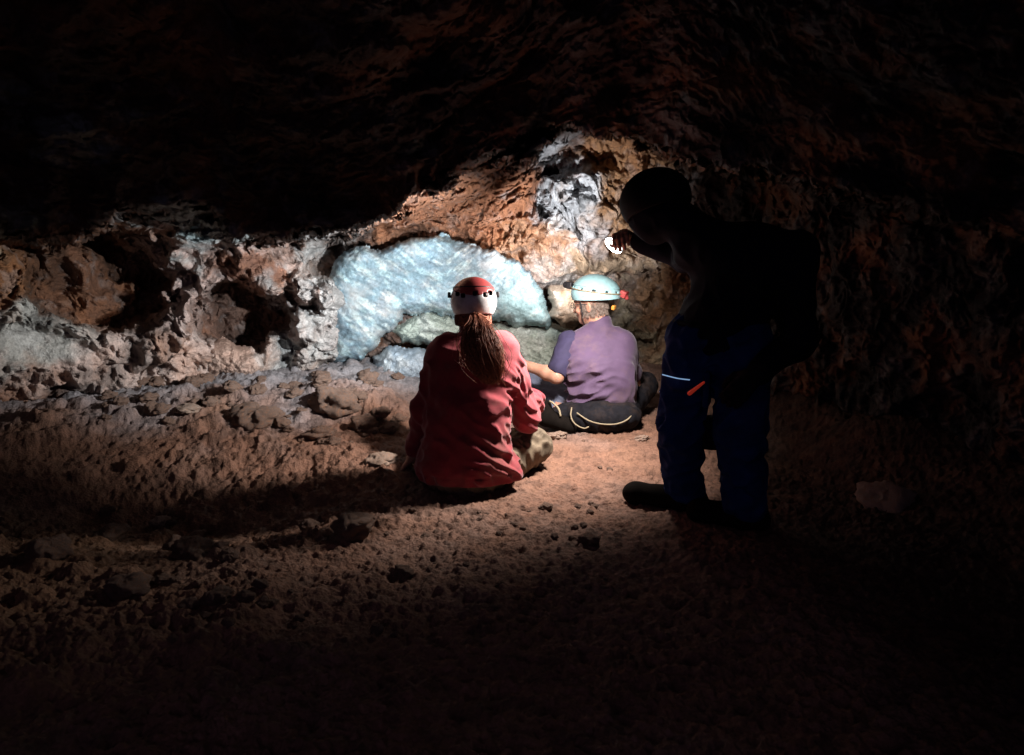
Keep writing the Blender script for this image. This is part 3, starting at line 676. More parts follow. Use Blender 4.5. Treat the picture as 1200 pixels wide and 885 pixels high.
def hairmat(name, a, b):
    m, nt, bs = new_mat(name); L = nt.links.new
    tc = N(nt, 'ShaderNodeTexCoord'); n1 = N(nt, 'ShaderNodeTexNoise', Scale=90.0, Detail=4.0); L(tc.outputs['Object'], n1.inputs['Vector'])
    cr = N(nt, 'ShaderNodeValToRGB'); cr.color_ramp.elements[0].color = (*a, 1); cr.color_ramp.elements[1].color = (*b, 1)
    cr.color_ramp.elements[0].position = 0.35; cr.color_ramp.elements[1].position = 0.65
    L(n1.outputs[0], cr.inputs[0]); L(cr.outputs[0], bs.inputs['Base Color']); bs.inputs['Roughness'].default_value = 0.6; bs.inputs['Specular IOR Level'].default_value = 0.35
    return m
m_hair = hairmat('auburn_hair', (0.14, 0.042, 0.025), (0.48, 0.18, 0.10))
m_hairg = hairmat('short_grey_hair', (0.15, 0.115, 0.095), (0.27, 0.22, 0.19))

def rowsz(L):
    """(py, xl, xr, Y, b) in photo units at a real distance -> (z, cx, cy, a, b)"""
    out = []
    for py, xl, xr, Y, b in L:
        l = W(xl, py, Y); r = W(xr, py, Y); out.append((l[2], (l[0] + r[0]) / 2, Y, (r[0] - l[0]) / 2, b))
    return out

# ------------------------------------------------------------------ helmets
def helmet(parent, c, fr, dims, mat, topmat, low, vents, toplow):
    a, b, h = dims; lo = np.array(c) - 0.2; hi = np.array(c) + 0.2
    def shell(dil, thick, zcut):
        S = SDF(lo, hi, 0.0035); S.ell(c, dims, 0, fr, dil=dil); S.hollow(thick)
        S.plane_cut(L2W(c, fr, (0, 0, zcut[0])), -fr[2] * 1.0 - fr[1] * zcut[1])
        return S
    S = shell(0.0, 0.012, low)
    if topmat is None: pass
    for v in vents: S.box(L2W(c, fr, v[0]), v[1], 0.003, fr if len(v) < 3 else frame_of(fr[1] * math.cos(v[2]) + fr[0] * math.sin(v[2]), fr[2]), 'cut', 0.003)
    hm = S.mesh('helmet', mat, parent)
    # dark foam liner
    S = SDF(lo, hi, 0.005); S.ell(c, dims, 0, fr, dil=-0.014); S.hollow(0.014); S.plane_cut(L2W(c, fr, (0, 0, low[0] + 0.006)), -fr[2] - fr[1] * low[1]); S.mesh('liner', m_dark, hm)
    if topmat is not None:
        S = shell(0.004, 0.008, toplow)
        for v in vents: S.box(L2W(c, fr, v[0]), v[1], 0.003, fr if len(v) < 3 else frame_of(fr[1] * math.cos(v[2]) + fr[0] * math.sin(v[2]), fr[2]), 'cut', 0.003)
        S.mesh('top_panel', topmat, hm)
    return hm

def headlamp(parent, pos, fr, s=1.0):
    S = SDF(np.array(pos) - 0.07, np.array(pos) + 0.07, 0.003)
    S.box(pos, (0.030 * s, 0.018 * s, 0.020 * s), 0, fr, rnd=0.008); S.cone(L2W(pos, fr, (0, 0.010, 0)), L2W(pos, fr, (0, 0.026, 0)), 0.018 * s, 0.020 * s, 0.005)
    o = S.mesh('headlamp', m_dark, parent)
    return o

def spot(name, loc, to, power, angle, blend, color, radius=0.02, parent=None):
    l = bpy.data.lights.new(name, 'SPOT'); l.energy = power; l.spot_size = math.radians(angle); l.spot_blend = blend; l.color = color; l.shadow_soft_size = radius
    o = bpy.data.objects.new(name, l); COL.objects.link(o); o.location = loc
    o.rotation_euler = (Vector(to) - Vector(loc)).to_track_quat('-Z', 'Y').to_euler()
    return o

# ------------------------------------------------------------------ person in the red jacket
def red_person():
    hc = W(554, 357, 3.28); fr = frame_of((-0.10, 1, -0.12)); lo = (-0.75, 2.85, -0.05); hi = (0.35, 4.0, 1.05)
    neck = W(554, 390, 3.26); shL = W(519, 412, 3.22); shR = W(592, 410, 3.24)
    elL = W(496, 478, 3.20); wrL = W(485, 528, 3.28); elR = W(617, 492, 3.28); wrR = W(624, 468, 3.50)
    hipL = W(528, 553, 3.2); hipR = W(568, 553, 3.2)
    kneL = W(514, 455, 3.80); anL = W(560, 522, 3.85); kneR = W(624, 532, 3.36); anR = W(566, 528, 3.62)
    kneR[2] = max(kneR[2], 0.12)
    for p in (anL, anR): p[2] = 0.07
    trows = rowsz([(396,531,581,3.26,0.075),(404,515,597,3.25,0.10),(420,507,600,3.23,0.118),(450,504,597,3.20,0.122),(480,501,594,3.16,0.128),(510,497,593,3.14,0.14),(538,490,600,3.12,0.155)])
    trows += [(0.09, -0.20, 3.12, 0.232, 0.165), (0.045, -0.20, 3.13, 0.215, 0.155)]
    # body
    S = SDF(lo, hi, 0.006); S.loft(trows, 0.02, -0.022)
    S.cone(neck + (0, 0, -0.02), hc + fr[2] * -0.03, 0.055, 0.052, 0.03)
    add_head(S, hc, fr, 0.97)
    for a, b, c in ((shL, elL, wrL), (shR, elR, wrR)): S.cone(a, b, 0.045, 0.036); S.cone(b, c, 0.036, 0.026)
    for a, b, c in ((hipL, kneL, anL), (hipR, kneR, anR)): S.cone(a, b, 0.08, 0.052); S.cone(b, c, 0.05, 0.035); S.cone(c, c + (0.0, 0.12, -0.03), 0.035, 0.028)
    add_hand(S, wrL + (-0.005, 0.01, -0.03), frame_of((-0.35, 0.55, -0.55), (0, -0.6, 1)), 0.25, 0.95, 1)
    add_hand(S, wrR + (0.0, 0.02, 0.0), frame_of((0.2, 1, 0.05), (0.3, 0, 1)), 0.5, 0.95, -1)
    body = S.mesh('person', m_skin)
    tag(body, 'person in a red fleece with a long auburn ponytail, sitting with back turned', 'person')
    # jacket
    S = SDF(lo, hi, 0.0055); S.loft(trows, 0.02, 0.0)
    S.cone(shL + (0.03, 0, 0.01), shR + (-0.03, 0, 0.01), 0.062, 0.062, 0.05)
    S.cone(shL, elL, 0.060, 0.050, 0.045); S.cone(elL, wrL, 0.050, 0.038, 0.02)
    S.cone(shR, elR, 0.058, 0.047, 0.04); S.cone(elR, wrR, 0.047, 0.040, 0.02); S.cone(wrR - (wrR - elR) * 0.35, wrR, 0.045, 0.048, 0.015)
    S.cone(neck + (0, 0, -0.015), neck + (0, 0.01, 0.03), 0.066, 0.060, 0.02); S.cone(neck + (0, 0.01, 0.0), neck + (0, 0.014, 0.09), 0.050, 0.048, 0.0, 'cut')
    S.ell(wrR + (wrR - elR) / np.linalg.norm(wrR - elR) * 0.055, (0.036,) * 3, 0.01, None, 'cut')
    S.ell(wrL + (wrL - elL) / np.linalg.norm(wrL - elL) * 0.045, (0.032,) * 3, 0.01, None, 'cut')
    def wr(P):
        d = foldnoise(P, (0.75, 0.1, -0.55), 17, 5.5, 1.0) * 0.013 * sstep(-0.24, -0.08, P[:, 0]) * sstep(0.62, 0.5, P[:, 2])
        d = d + foldnoise(P, (0.75, 0.1, -0.45), 13, 4.5, 5.0) * 0.008
        d = d + fbm(P, 9, 3, 6.0) * 0.006
        m = np.exp(-((P[:, 0] - wrR[0]) ** 2 + (P[:, 1] - wrR[1]) ** 2 + (P[:, 2] - wrR[2]) ** 2) / 0.08 ** 2)
        ax = (wrR - elR) / np.linalg.norm(wrR - elR); d = d + m * 0.011 * np.sin((P @ ax) * 190 + noise(P[:, 0] * 20, P[:, 1] * 20, P[:, 2] * 20) * 3)
        ax = (elR - shR) / np.linalg.norm(elR - shR); m2 = sstep(0.02, 0.05, P[:, 0]) * sstep(0.30, 0.42, P[:, 2]) * 0
        hem = np.exp(-((P[:, 2] - 0.075) / 0.02) ** 2) * 0.007 * np.sin(P[:, 0] * 60 + noise(P[:, 0] * 9, P[:, 1] * 9, P[:, 2]) * 4)
        return d + hem
    S.wrinkle(wr); S.wrinkle(lambda P: -0.0035 * np.exp(-((P[:, 2] - 0.095) / 0.004) ** 2)); S.plane_cut((0, 0, 0.052), (0, 0, -1), 0.006)
    jk = S.mesh('fleece_jacket', m_red, body)
    # a raised seam down the right back
    # trousers
    S = SDF(lo, hi, 0.0065)
    S.ell((-0.2, 3.14, 0.095), (0.215, 0.165, 0.115), 0.02)
    for a, b, c in ((hipL, kneL, anL), (hipR, kneR, anR)):
        S.cone(a, b, 0.105, 0.078, 0.05); S.cone(b, c, 0.075, 0.052, 0.03)
    S.ell((-0.2, 3.14, -0.03), (0.25, 0.25, 0.035), 0.0, None, 'cut')
    S.wrinkle(lambda P: foldnoise(P, (0.35, 0.2, -0.9), 17, 3.0, 2.0) * 0.010 + foldnoise(P, (0.3, 0.2, 0.9), 30, 3.0, 7.0) * 0.008 + fbm(P, 12, 3, 1.0) * 0.004)
    S.mesh('trousers', m_olive, body)
    for an, d in ((anL, (0.06, 0.12, 0)), (anR, (-0.02, 0.12, 0))):
        S = SDF(an - 0.2, an + 0.25, 0.006); S.cone(an + (0, 0, -0.01), an + np.array(d) * 1.2 + (0, 0, -0.03), 0.055, 0.042, 0.02); S.cone(an + (0, 0, 0.05), an, 0.055, 0.055, 0.03); S.plane_cut((0, 0, 0.0), (0, 0, -1)); S.mesh('boot', m_boot, body)
    # helmet
    c = W(555, 353, 3.27)
    vents = [((x, -0.105, z), (0.009, 0.04, 0.010)) for x, z in ((-0.050, 0.022), (0.0, 0.030), (0.044, 0.024))] + [((0.068, -0.08, 0.032), (0.010, 0.035, 0.010)), ((-0.072, -0.08, 0.03), (0.008, 0.035, 0.009))]
    hm = helmet(body, c, fr, (0.104, 0.132, 0.104), m_white, m_redpl, (-0.062, 0.06), vents, (0.055, -0.25))
    for sx in (-1, 1):
        S = SDF(c - 0.2, c + 0.2, 0.004); S.box(L2W(c, fr, (sx * 0.108, 0.0, 0.028)), (0.007, 0.02, 0.013), 0, fr, rnd=0.003); S.mesh('clip', m_dark, hm)
    # lamp strap round the helmet
    ring = [L2W(c, fr, (0.0885 * math.cos(t), 0.112 * math.sin(t), 0.060)) for t in np.linspace(0, 2 * math.pi, 48)]
    tube_obj('lamp_strap', [ring], 0.0035, m_dark, hm)
    lamp = L2W(c, fr, (0, 0.148, 0.045)); headlamp(hm, lamp, fr)
    # hair: skull cover, gathered into a tied ponytail
    r = random.Random(5); paths = []; tie = L2W(hc, fr, (0.004, -0.118, -0.045))
    for i in range(420):
        a = r.uniform(-1.75, 1.75); z0 = r.uniform(-0.02, 0.055) - 0.02
        p0 = L2W(hc, fr, (math.sin(a) * 0.079, -math.cos(a) * 0.100, z0)); mid = L2W(hc, fr, (math.sin(a) * 0.068 + r.gauss(0, .004), -math.cos(a) * 0.102 - 0.006, z0 * 0.3 - 0.045 - 0.03 * abs(math.sin(a)) + r.gauss(0, .006)))
        paths.append(spline([p0, mid, tie + np.array([r.gauss(0, .008), r.gauss(0, .008), r.gauss(0, .008)])], 8))
    tube_obj('hair', paths, 0.0024, m_hair, body, 4)
    paths = []
    end = W(577, 447, 3.03); m1 = W(561, 400, 3.05); m2 = W(570, 424, 3.03)
    for i in range(1500):
        g = np.array([r.gauss(0, 1), r.gauss(0, 0.45), r.gauss(0, 0.4)])
        ln = r.uniform(0.62, 1.08); wv = r.uniform(0, 6.28); wa = r.uniform(0.004, 0.011)
        pts = [tie + g * 0.007, tie * 0.45 + m1 * 0.55 + g * 0.020 + np.array([0.008, -0.012, 0.01]), m1 + g * 0.032 + np.array([0.006,0,0]), m2 + g * 0.033, m2 + (end - m2) * ln + g * (0.014 if r.random() < .8 else .026)]
        if r.random() < 0.10: pts[2] = pts[2] + np.array([-0.055 * r.random() + 0.01, 0.02, 0]); pts[3] = pts[3] + np.array([-0.05 * r.random(), 0.01, 0.0])
        P = spline(pts, 16); t = np.linspace(0, 1, 16); P[:, 0] += np.sin(t * 15 + wv) * wa * t; P[:, 1] += np.cos(t * 13 + wv) * wa * t
        # rest on the jacket rather than inside it
        yb = np.interp(P[:, 2], [0.3, 0.45, 0.55, 0.62, 0.68, 0.74], [3.02, 3.05, 3.08, 3.12, 3.16, 3.18])
        P[:, 1] = np.minimum(P[:, 1], yb - 0.004 - 0.028 * r.random())
        paths.append(P)
    tube_obj('ponytail', paths, lambda t: 0.0015 * (1 - 0.5 * t), m_hair, body, 4)
    tr = [tie + np.array([0.016 * math.cos(t), -0.002, 0.012 * math.sin(t)]) for t in np.linspace(0, 6.28, 18)]
    tube_obj('hair_tie', [tr], 0.0045, m_strap, body)
    return lamp, fr

# ------------------------------------------------------------------ man in the purple polo
def purple_man():
    hc = W(693, 357, 4.25); fr = frame_of((-0.86, 0.45, -0.16), (-0.05, 0, 1)); lo = (-0.10, 3.75, -0.05); hi = (1.05, 4.95, 1.0)
    neck = W(704, 383, 4.24); shL = W(668, 402, 4.20); shR = W(731, 403, 4.22)
    elL = W(652, 441, 4.12); wrL = W(622, 430, 4.22); elR = W(742, 450, 4.36); wrR = W(700, 450, 4.62)
    hipL = W(690, 488, 4.15); hipR = W(722, 488, 4.15)
    kneL = W(620, 452, 4.50); anL = W(655, 478, 4.16); kneR = np.array([0.83, 4.50, 0.17]); anR = np.array([0.42, 4.66, 0.07])
    anL[2] = 0.085
    trows = rowsz([(383,690,722,4.26,0.065),(390,674,733,4.25,0.09),(400,664,740,4.23,0.11),(425,664,743,4.17,0.135),(450,668,744,4.16,0.13),(475,671,743,4.17,0.125),(488,671,742,4.15,0.15),(500,671,742,4.13,0.165)])
    S = SDF(lo, hi, 0.006); S.loft(trows, 0.02, -0.02); S.cone(neck + (0, -0.01, -0.02), hc - fr[2] * 0.035 - fr[1] * 0.02, 0.062, 0.058, 0.03)
    add_head(S, hc, fr, 1.02)
    for a, b, c in ((shL, elL, wrL), (shR, elR, wrR)): S.cone(a, b, 0.052, 0.042, 0.03); S.cone(b, b + (c - b) * 0.35, 0.042, 0.042, 0.02); S.cone(b + (c - b) * 0.35, c, 0.042, 0.028, 0.02)
    for a, b, c in ((hipL, kneL, anL), (hipR, kneR, anR)): S.cone(a, b, 0.085, 0.055); S.cone(b, c, 0.05, 0.035)
    add_hand(S, wrL + (-0.02, 0.006, 0.002), frame_of((-0.75, 0.5, 0.15), (0.1, -0.6, 0.8)), 0.45, 1.0, 1)
    add_hand(S, wrR + (-0.02, 0.01, -0.01), frame_of((-0.8, 0.4, -0.1), (0, 0, 1)), 0.5, 1.0, -1)
    body = S.mesh('person', m_skin)
    tag(body, 'man in a purple polo shirt and turquoise helmet sitting with head turned left', 'person')
    # polo
    S = SDF(lo, hi, 0.006); S.loft(trows, 0.02, 0.0)
    S.cone(shL + (0.03, 0, -0.01), shR + (-0.03, 0, -0.01), 0.068, 0.068, 0.06)
    S.cone(shR, shR + (elR - shR) * 0.7, 0.068, 0.062, 0.04)
    S.cone(neck + (0, -0.01, -0.03), neck + (-0.006, 0.0, 0.016), 0.078, 0.068, 0.02); S.cone(neck + (0, 0, 0.0), neck + (-0.02, 0.02, 0.08), 0.056, 0.058, 0, 'cut')
    def wr(P):
        low = sstep(0.48, 0.36, P[:, 2]) * 0.7 + 0.3
        d = foldnoise(P, (0.8, 0, 0.28), 15, 4.5, 3.0) * 0.020 * low * sstep(0.62, 0.45, P[:, 0]) + foldnoise(P, (0.7, 0, -0.3), 12, 4.0, 9.0) * 0.010 * low
        d = d + fbm(P, 8, 2, 2.0) * 0.005 + np.exp(-((P[:, 2] - 0.08) / 0.03) ** 2) * 0.008 * np.sin(P[:, 0] * 55)
        return d
    S.wrinkle(wr); S.plane_cut((0, 0, 0.085), (0, 0, -1), 0.01)
    pl = S.mesh('polo_shirt', m_purple, body)
    S = SDF(lo, hi, 0.005); e = shL + (elL - shL) * 0.78
    S.cone(shL + (-0.006, 0, 0.004), e, 0.066, 0.064, 0.02); S.ell(e + (elL - shL) / np.linalg.norm(elL - shL) * 0.062, (0.055, 0.055, 0.05), 0.008, None, 'cut')
    S.wrinkle(lambda P: foldnoise(P, (0.6, 0, 0.5), 16, 3.0, 3.0) * 0.006)
    S.mesh('sleeve', m_navy, body)['label'] = 'dark navy short sleeve'
    # trousers: near black seat, grey blue left thigh
    S = SDF(lo, hi, 0.0065); S.ell((0.52, 4.10, 0.085), (0.225, 0.175, 0.105), 0.02)
    S.cone(hipR, kneR, 0.105, 0.08, 0.05); S.cone(kneR, anR, 0.075, 0.055, 0.03); S.cone(hipL + (0, -0.03, -0.02), anL + (-0.0, -0.06, -0.005), 0.095, 0.062, 0.05)
    S.wrinkle(lambda P: foldnoise(P, (0.3, 0.2, -0.9), 17, 3.0, 2.0) * 0.008 + fbm(P, 12, 3, 1.0) * 0.004); S.plane_cut((0, 0, -0.02), (0, 0, -1))
    tr = S.mesh('trousers', m_black, body)
    S = SDF(lo, hi, 0.0065); S.cone(hipL + (-0.02, 0.04, 0.03), kneL, 0.085, 0.075, 0.04); S.cone(kneL, anL + (-0.04, 0.06, 0), 0.072, 0.055, 0.03)
    S.wrinkle(lambda P: foldnoise(P, (-0.7, 0.5, 0.2), 15, 3.0, 2.0) * 0.008)
    S.mesh('trouser_leg', m_grey, body)['label'] = 'grey blue left trouser leg, bent at the knee'
    S = SDF(anL - 0.3, anL + 0.3, 0.006); t = W(640, 484, 4.02); t[2] = 0.09; S.cone(t, W(668, 497, 3.98) * (1, 1, 0) + (0, 0, 0.05), 0.050, 0.042, 0.02); S.cone(t, t + (-0.01, 0.05, 0.05), 0.05, 0.045, 0.02); S.mesh('boot', m_boot, body)
    S = SDF(anR - 0.25, anR + 0.25, 0.006); S.cone(anR + (0, 0, -0.01), anR + (-0.16, 0.02, -0.02), 0.055, 0.042, 0.02); S.mesh('boot', m_boot, body)
    # harness webbing on the hips
    f = lambda px, py, Y=3.93: W(px, py, Y)
    tube_obj('harness_strap', [spline([f(676,484,3.97), f(690,493,3.925), f(705,497,3.915), f(722,497,3.92), f(735,492,3.94), f(742,484,4.0)], 24)], 0.0042, m_strap, body)
    tube_obj('harness_strap', [spline([f(670,478,3.98), f(669,488,3.95), f(674,497,3.93), f(684,502,3.92), f(690,500,3.92)], 20)], 0.004, m_strap, body)
    tube_obj('harness_strap', [spline([f(644,470,4.03), f(650,474,4.0), f(655,480,3.98), f(657,488,3.96)], 14)], 0.006, m_strap, body)
    # helmet
    c = W(698, 345, 4.24); fh = frame_of((-0.88, 0.42, 0.10), (0.05, 0, 1))
    vents = []
    for t in np.linspace(-2.9, 2.9, 11):
        vents.append(((0.118 * math.sin(t), 0.142 * math.cos(t), 0.030), (0.012, 0.012, 0.0055)))
    hm = helmet(body, c, fh, (0.122, 0.146, 0.112), m_cyan, m_cyan, (-0.030, 0.16), vents, (0.045, 0.02))
    for pnt in ((0.118, 0.02, 0.0), (-0.118, 0.02, 0.0), (0.110, -0.065, 0.0), (-0.110, -0.065, 0.0)):
        S = SDF(c - 0.2, c + 0.2, 0.004); S.ell(L2W(c, fh, pnt), (0.010, 0.016, 0.012), 0, fh); S.mesh('clip', m_white, hm)
    ring = [L2W(c, fh, (0.124 * math.cos(t), 0.148 * math.sin(t), 0.022)) for t in np.linspace(0, 2 * math.pi, 48)]
    tube_obj('lamp_strap', [ring], 0.004, m_strap, hm)
    bp = L2W(c, fh, (0.03, -0.158, 0.022)); S = SDF(bp - 0.1, bp + 0.1, 0.0035); S.box(bp, (0.030, 0.020, 0.020), 0, frame_of(fh[1] + 0.3 * fh[2], fh[2]), rnd=0.007); S.cone(bp, L2W(bp, fh, (0, -0.02, -0.02)), 0.016, 0.012, 0.01); S.mesh('battery_pack', m_redpl, hm)
    op = L2W(c, fh, (0.02, -0.112, -0.062)); S = SDF(op - 0.1, op + 0.1, 0.003); S.box(op, (0.022, 0.010, 0.014), 0, fh, rnd=0.006); S.mesh('adjuster', m_orange, hm)
    lamp = L2W(c, fh, (0, 0.162, 0.03)); headlamp(hm, lamp, fh)
    # chin strap + glasses + hair
    q = lambda x, y, z: L2W(hc, fr, (x, y, z))
    tube_obj('chin_strap', [spline([q(-0.086, 0.03, 0.03), q(-0.080, 0.03, -0.03), q(-0.055, 0.045, -0.08), q(0, 0.05, -0.112), q(0.055, 0.045, -0.08), q(0.080, 0.03, -0.03), q(0.086, 0.03, 0.03)], 30)], 0.0035, m_dark, body)
    gl = [[q(s * 0.030 + 0.022 * math.cos(t), 0.106, 0.010 + 0.016 * math.sin(t)) for t in np.linspace(0, 6.28, 16)] for s in (-1, 1)] + [[q(s * 0.052, 0.106, 0.014), q(s * 0.082, 0.05, 0.014), q(s * 0.086, -0.01, 0.010)] for s in (-1, 1)]
    tube_obj('glasses', gl, 0.0022, m_dark, body)
    r = random.Random(9); paths = []
    for i in range(1500):
        a = r.uniform(-2.0, 2.0); z = r.uniform(-0.055, 0.02)
        rad = 0.93 + 0.07 * (z > -0.02)
        p = q(math.sin(a) * 0.080 * rad, -math.cos(a) * 0.099 * rad, z); paths.append([p, p + (q(math.sin(a), -math.cos(a), 0) - q(0, 0, 0)) * 0.003 - fr[2] * 0.010, p + (q(math.sin(a), -math.cos(a), 0) - q(0, 0, 0)) * 0.003 - fr[2] * 0.020])
    tube_obj('hair', paths, 0.0010, m_hairg, body, 4)
    return lamp, fh

# ------------------------------------------------------------------ stooping person on the right
def stooping_person():
    lo = (0.25, 2.2, -0.05); hi = (1.45, 3.80, 1.6)
    hc = W(770, 243, 2.98); fr = frame_of((-0.62, 0.72, -0.40)); up = np.array((0, 0, 1.))
    pel = W(842, 388, 2.80); ch = W(872, 318, 2.78)
    hipL = W(812, 398, 2.80); kneL = W(796, 505, 2.76); anL = W(802, 594, 2.84)
    hipR = W(870, 402, 2.72); kneR = W(868, 508, 2.64); anR = W(872, 612, 2.66)
    shL = W(815, 290, 2.86); shR = W(930, 298, 2.70); elL = W(803, 303, 3.38); hand = W(734, 277, 3.45)
    elR = W(935, 400, 2.62); wrR = W(884, 440, 2.52)
    for p in (anL, anR): p[2] = 0.09
    S = SDF(lo, hi, 0.007)
    S.cone(pel, ch, 0.12, 0.14, 0.05); S.cone(shL, shR, 0.06, 0.06, 0.05); S.cone((shL + shR) / 2 + (-0.08, 0, 0), hc - fr[2] * 0.04, 0.06, 0.055, 0.03); add_head(S, hc, fr, 1.02)
    for a, b, c in ((shL, elL, hand), (shR, elR, wrR)): S.cone(a, b, 0.05, 0.04, 0.03); S.cone(b, c - (c - b) * 0.12, 0.04, 0.028, 0.02)
    for a, b, c in ((hipL, kneL, anL), (hipR, kneR, anR)): S.cone(a, b, 0.085, 0.055, 0.04); S.cone(b, c, 0.05, 0.036, 0.02)
    body = S.mesh('person', m_skin)
    tag(body, 'stooping person in blue trousers and dark jacket on the right, mostly in shadow', 'person')
    S = SDF(wrR - 0.18, wrR + 0.18, 0.004); add_hand(S, wrR, frame_of((-0.5, 0.1, -0.6), (-0.2, -1, 0.3)), 0.45, 1.05, 1); S.mesh('shaded_hand', m_black, body)  # bare right hand coloured black to sink into the shade
    # the hand closed on the torch: finer
    S = SDF(hand - 0.14, hand + 0.14, 0.003); S.cone(hand + (elL - hand) * 0.22, hand, 0.030, 0.027, 0.01)
    add_hand(S, hand + (-0.015, -0.015, 0.006), frame_of((-0.30, -0.9, 0.0), (-0.25, 0, 1)), 0.72, 1.0, 1)
    S.mesh('hand', m_skin, body)
    S = SDF(lo, hi, 0.0065); S.cone(pel + (0, 0, 0.02), ch, 0.150, 0.165, 0.06); S.cone(shL + (0.02, 0, -0.01), shR + (-0.01, 0, 0), 0.085, 0.085, 0.08); S.cone((shL + shR) / 2 + (-0.10, 0, 0.0), hc - fr[2] * 0.07 - fr[1] * 0.06, 0.085, 0.07, 0.05)
    S.cone(shL, elL, 0.070, 0.058, 0.04); S.cone(elL, hand - (hand - elL) * 0.22, 0.056, 0.042, 0.02); S.cone(shR, elR, 0.072, 0.060, 0.04); S.cone(elR, wrR - (wrR - elR) * 0.1, 0.058, 0.042, 0.02)
    S.ell(hc + fr[1] * 0.012 - fr[2] * 0.012, (0.092, 0.118, 0.125), 0.03, fr)  # dark hood added over the face to keep it in darkness
    S.wrinkle(lambda P: foldnoise(P, (0.7, 0, -0.4), 12, 3.5, 3.0) * 0.008 + fbm(P, 8, 2, 2.0) * 0.006)
    S.mesh('jacket', m_jacket, body)
    S = SDF(lo, hi, 0.006); S.ell(pel + (0, 0, -0.03), (0.155, 0.125, 0.12), 0.03)
    S.cone(hipL, kneL, 0.096, 0.078, 0.05); S.cone(kneL, anL, 0.078, 0.070, 0.03); S.cone(hipR, kneR, 0.100, 0.084, 0.05); S.cone(kneR, anR, 0.082, 0.072, 0.03)
    S.wrinkle(lambda P: foldnoise(P, (0.9, 0.2, 0.3), 15, 3.5, 2.0) * 0.015 + fbm(P, 9, 3, 1.0) * 0.004); S.plane_cut((0, 0, 0.05), (0, 0, -1), 0.01)
    S.mesh('trousers', m_blue, body)
    for an, toe in ((anL, W(745, 594, 2.92)), (anR, W(820, 628, 2.72))):
        toe[2] = 0.035; S = SDF(np.minimum(an, toe) - 0.15, np.maximum(an, toe) + 0.15, 0.005); a0 = an * (1, 1, 0)
        S.cone(a0 + (0.02, 0, 0.05), toe + (0, 0, 0.01), 0.056, 0.044, 0.02); S.ell(toe + (0, 0, 0.012), (0.058, 0.052, 0.046), 0.02); S.cone(a0 * (1, 1, 0) + (0.05, 0, 0.035), a0 * (1, 1, 0) + (0.0, 0, 0.12), 0.05, 0.055, 0.03); S.cone(a0 + (0, 0, 0.05), an + (0, 0, 0.02), 0.056, 0.060, 0.03); S.plane_cut((0, 0, -0.003), (0, 0, -1), 0.01); S.mesh('boot', m_boot, body)
    # belt and a thigh pocket
    tube_obj('belt', [spline([pel + np.array((0.165 * math.cos(t), 0.138 * math.sin(t), 0.035)) for t in np.linspace(0, 2 * math.pi, 14)], 40)], 0.012, m_black, body)
    pk = W(829, 455, 2.70); S = SDF(pk - 0.15, pk + 0.15, 0.005); S.box(pk, (0.012, 0.05, 0.07), 0, frame_of((0.4, 1, 0)), rnd=0.010); S.mesh('pocket', m_blue, body)
    # helmet, dark
    c = hc + fr[2] * 0.03; helmet(body, c, frame_of((-0.62, 0.72, -0.25)), (0.128, 0.150, 0.125), m_helm, None, (-0.05, 0.1), [], None)
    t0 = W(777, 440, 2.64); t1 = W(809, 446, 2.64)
    tube_obj('reflective_strip', [spline([t0 + (0, 0.015, 0), (t0 + t1) / 2 + (0, -0.012, 0.001), t1 + (0, 0.012, 0)], 12)], 0.0024, m_refl, body)  # reflective trim on the thigh, its brightness is painted as emission
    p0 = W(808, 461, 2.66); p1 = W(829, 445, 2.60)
    S = SDF(np.minimum(p0, p1) - 0.05, np.maximum(p0, p1) + 0.05, 0.003); S.cone(p0, p0 + (p1 - p0) * 0.8, 0.0085, 0.005, 0); S.mesh('red_tab', m_tab, body)  # plastic tab, glowing only to stand out from the dark
    # dark bag hanging between the knees
    bc = W(842, 505, 2.76); S = SDF(bc - 0.3, bc + 0.3, 0.006); S.box(bc, (0.085, 0.05, 0.065), 0, None, rnd=0.03); S.wrinkle(lambda P: fbm(P, 10, 3, 2) * 0.012)
    bag = S.mesh('shoulder_bag', m_black); tag(bag, 'small black bag hanging beside the knees of the stooping person', 'bag')
    S = SDF(bc - 0.3, bc + 0.3, 0.004); S.box(bc + (0, -0.048, 0.02), (0.078, 0.008, 0.035), 0, None, rnd=0.006); S.mesh('flap', m_black, bag)
    tube_obj('strap', [spline([bc + (-0.06, 0, 0.05), W(835, 440, 2.74), W(842, 402, 2.66), W(858, 440, 2.70), bc + (0.06, 0, 0.05)], 24)], 0.006, m_black, bag)
    return hand

lampR, frR = red_person(); lampP, frP = purple_man(); hand = stooping_person()

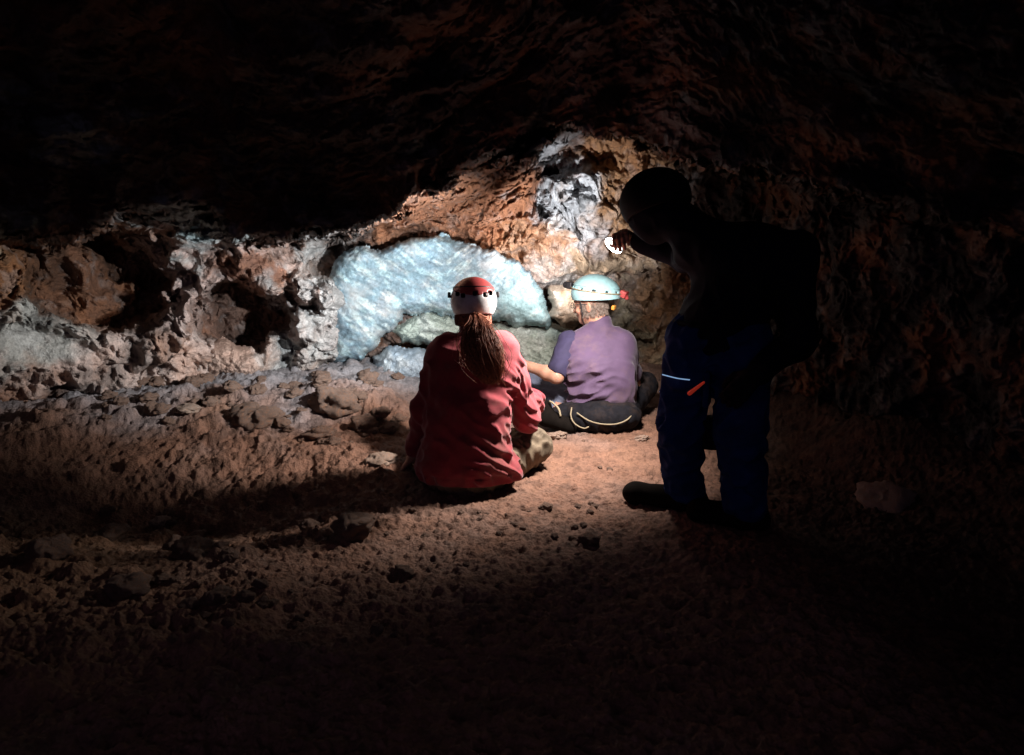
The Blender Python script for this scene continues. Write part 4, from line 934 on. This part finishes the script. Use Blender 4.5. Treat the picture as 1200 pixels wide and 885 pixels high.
# ------------------------------------------------------------------ torch held by the stooping person
tn = np.array((-0.62, -0.45, -0.64)); tn /= np.linalg.norm(tn)
tc_ = W(719, 288, 3.40); tb = tc_ - tn * 0.09
torch = empty('torch', tb)
tag(torch, 'lit hand torch held out at head height by the stooping person', 'torch')
ft = frame_of(tn, (0, 0, 1))
S = SDF(tb - 0.16, tb + 0.16, 0.003); S.cone(tb, tc_ - tn * 0.03, 0.017, 0.020, 0.01); S.cone(tc_ - tn * 0.03, tc_ - tn * 0.006, 0.028, 0.050, 0.006); S.plane_cut(tc_ - tn * 0.003, tn); S.mesh('torch_body', m_dark, torch)
n = 40; V = [tc_ + tn * 0.010]; 
for rr_, dz in ((0.017, 0.009), (0.034, 0.006), (0.046, 0.0)):
    V += [tc_ + tn * dz + (ft[0] * math.cos(t) + ft[2] * math.sin(t)) * rr_ for t in np.linspace(0, 2 * math.pi, n, endpoint=False)]
V += [tc_ - tn * 0.004]; Fc = [(0, 1 + i, 1 + (i + 1) % n) for i in range(n)]
for k in range(2): Fc += [(1 + k * n + i, 1 + (k + 1) * n + i, 1 + (k + 1) * n + (i + 1) % n, 1 + k * n + (i + 1) % n) for i in range(n)]
Fc += [(3 * n + 1, 1 + 2 * n + (i + 1) % n, 1 + 2 * n + i) for i in range(n)]
me = bpy.data.meshes.new('lens'); me.from_pydata([tuple(v) for v in V], [], Fc); me.materials.append(m_lens)
lo_ = bpy.data.objects.new('lens', me); COL.objects.link(lo_); lo_.parent = torch; lo_.matrix_parent_inverse = torch.matrix_world.inverted()

# ------------------------------------------------------------------ light: three lamps in the picture, plus an added dim world fill
COOL = (0.86, 0.95, 1.0)
p = lampR + frR[1] * 0.05; spot('headlamp_beam', p, W(280, 250, 5.0), 190, 104, 0.6, COOL, 0.02)
p = lampP + frP[1] * 0.05; spot('headlamp_beam', p, W(655, 275, 5.3), 125, 100, 0.9, (0.95, 0.97, 1.0), 0.02)
p = tc_ + tn * 0.03; spot('torch_beam', p, p + np.array((-0.47, 0.40, -0.76)), 175, 150, 0.8, (1.0, 0.89, 0.82), 0.08)

w = bpy.data.worlds.new('World'); scene.world = w; w.use_nodes = True
bg = w.node_tree.nodes['Background']; bg.inputs[0].default_value = (0.55, 0.42, 0.72, 1); bg.inputs[1].default_value = 0.20  # dim purple fill added through the shell gap, tints the blacks
vs = scene.view_settings; vs.view_transform = 'Standard'; vs.look = 'None'; vs.exposure = 0; vs.gamma = 1; vs.use_curve_mapping = False
scene.cycles.use_denoising = True; scene.cycles.max_bounces = 6; scene.cycles.diffuse_bounces = 1
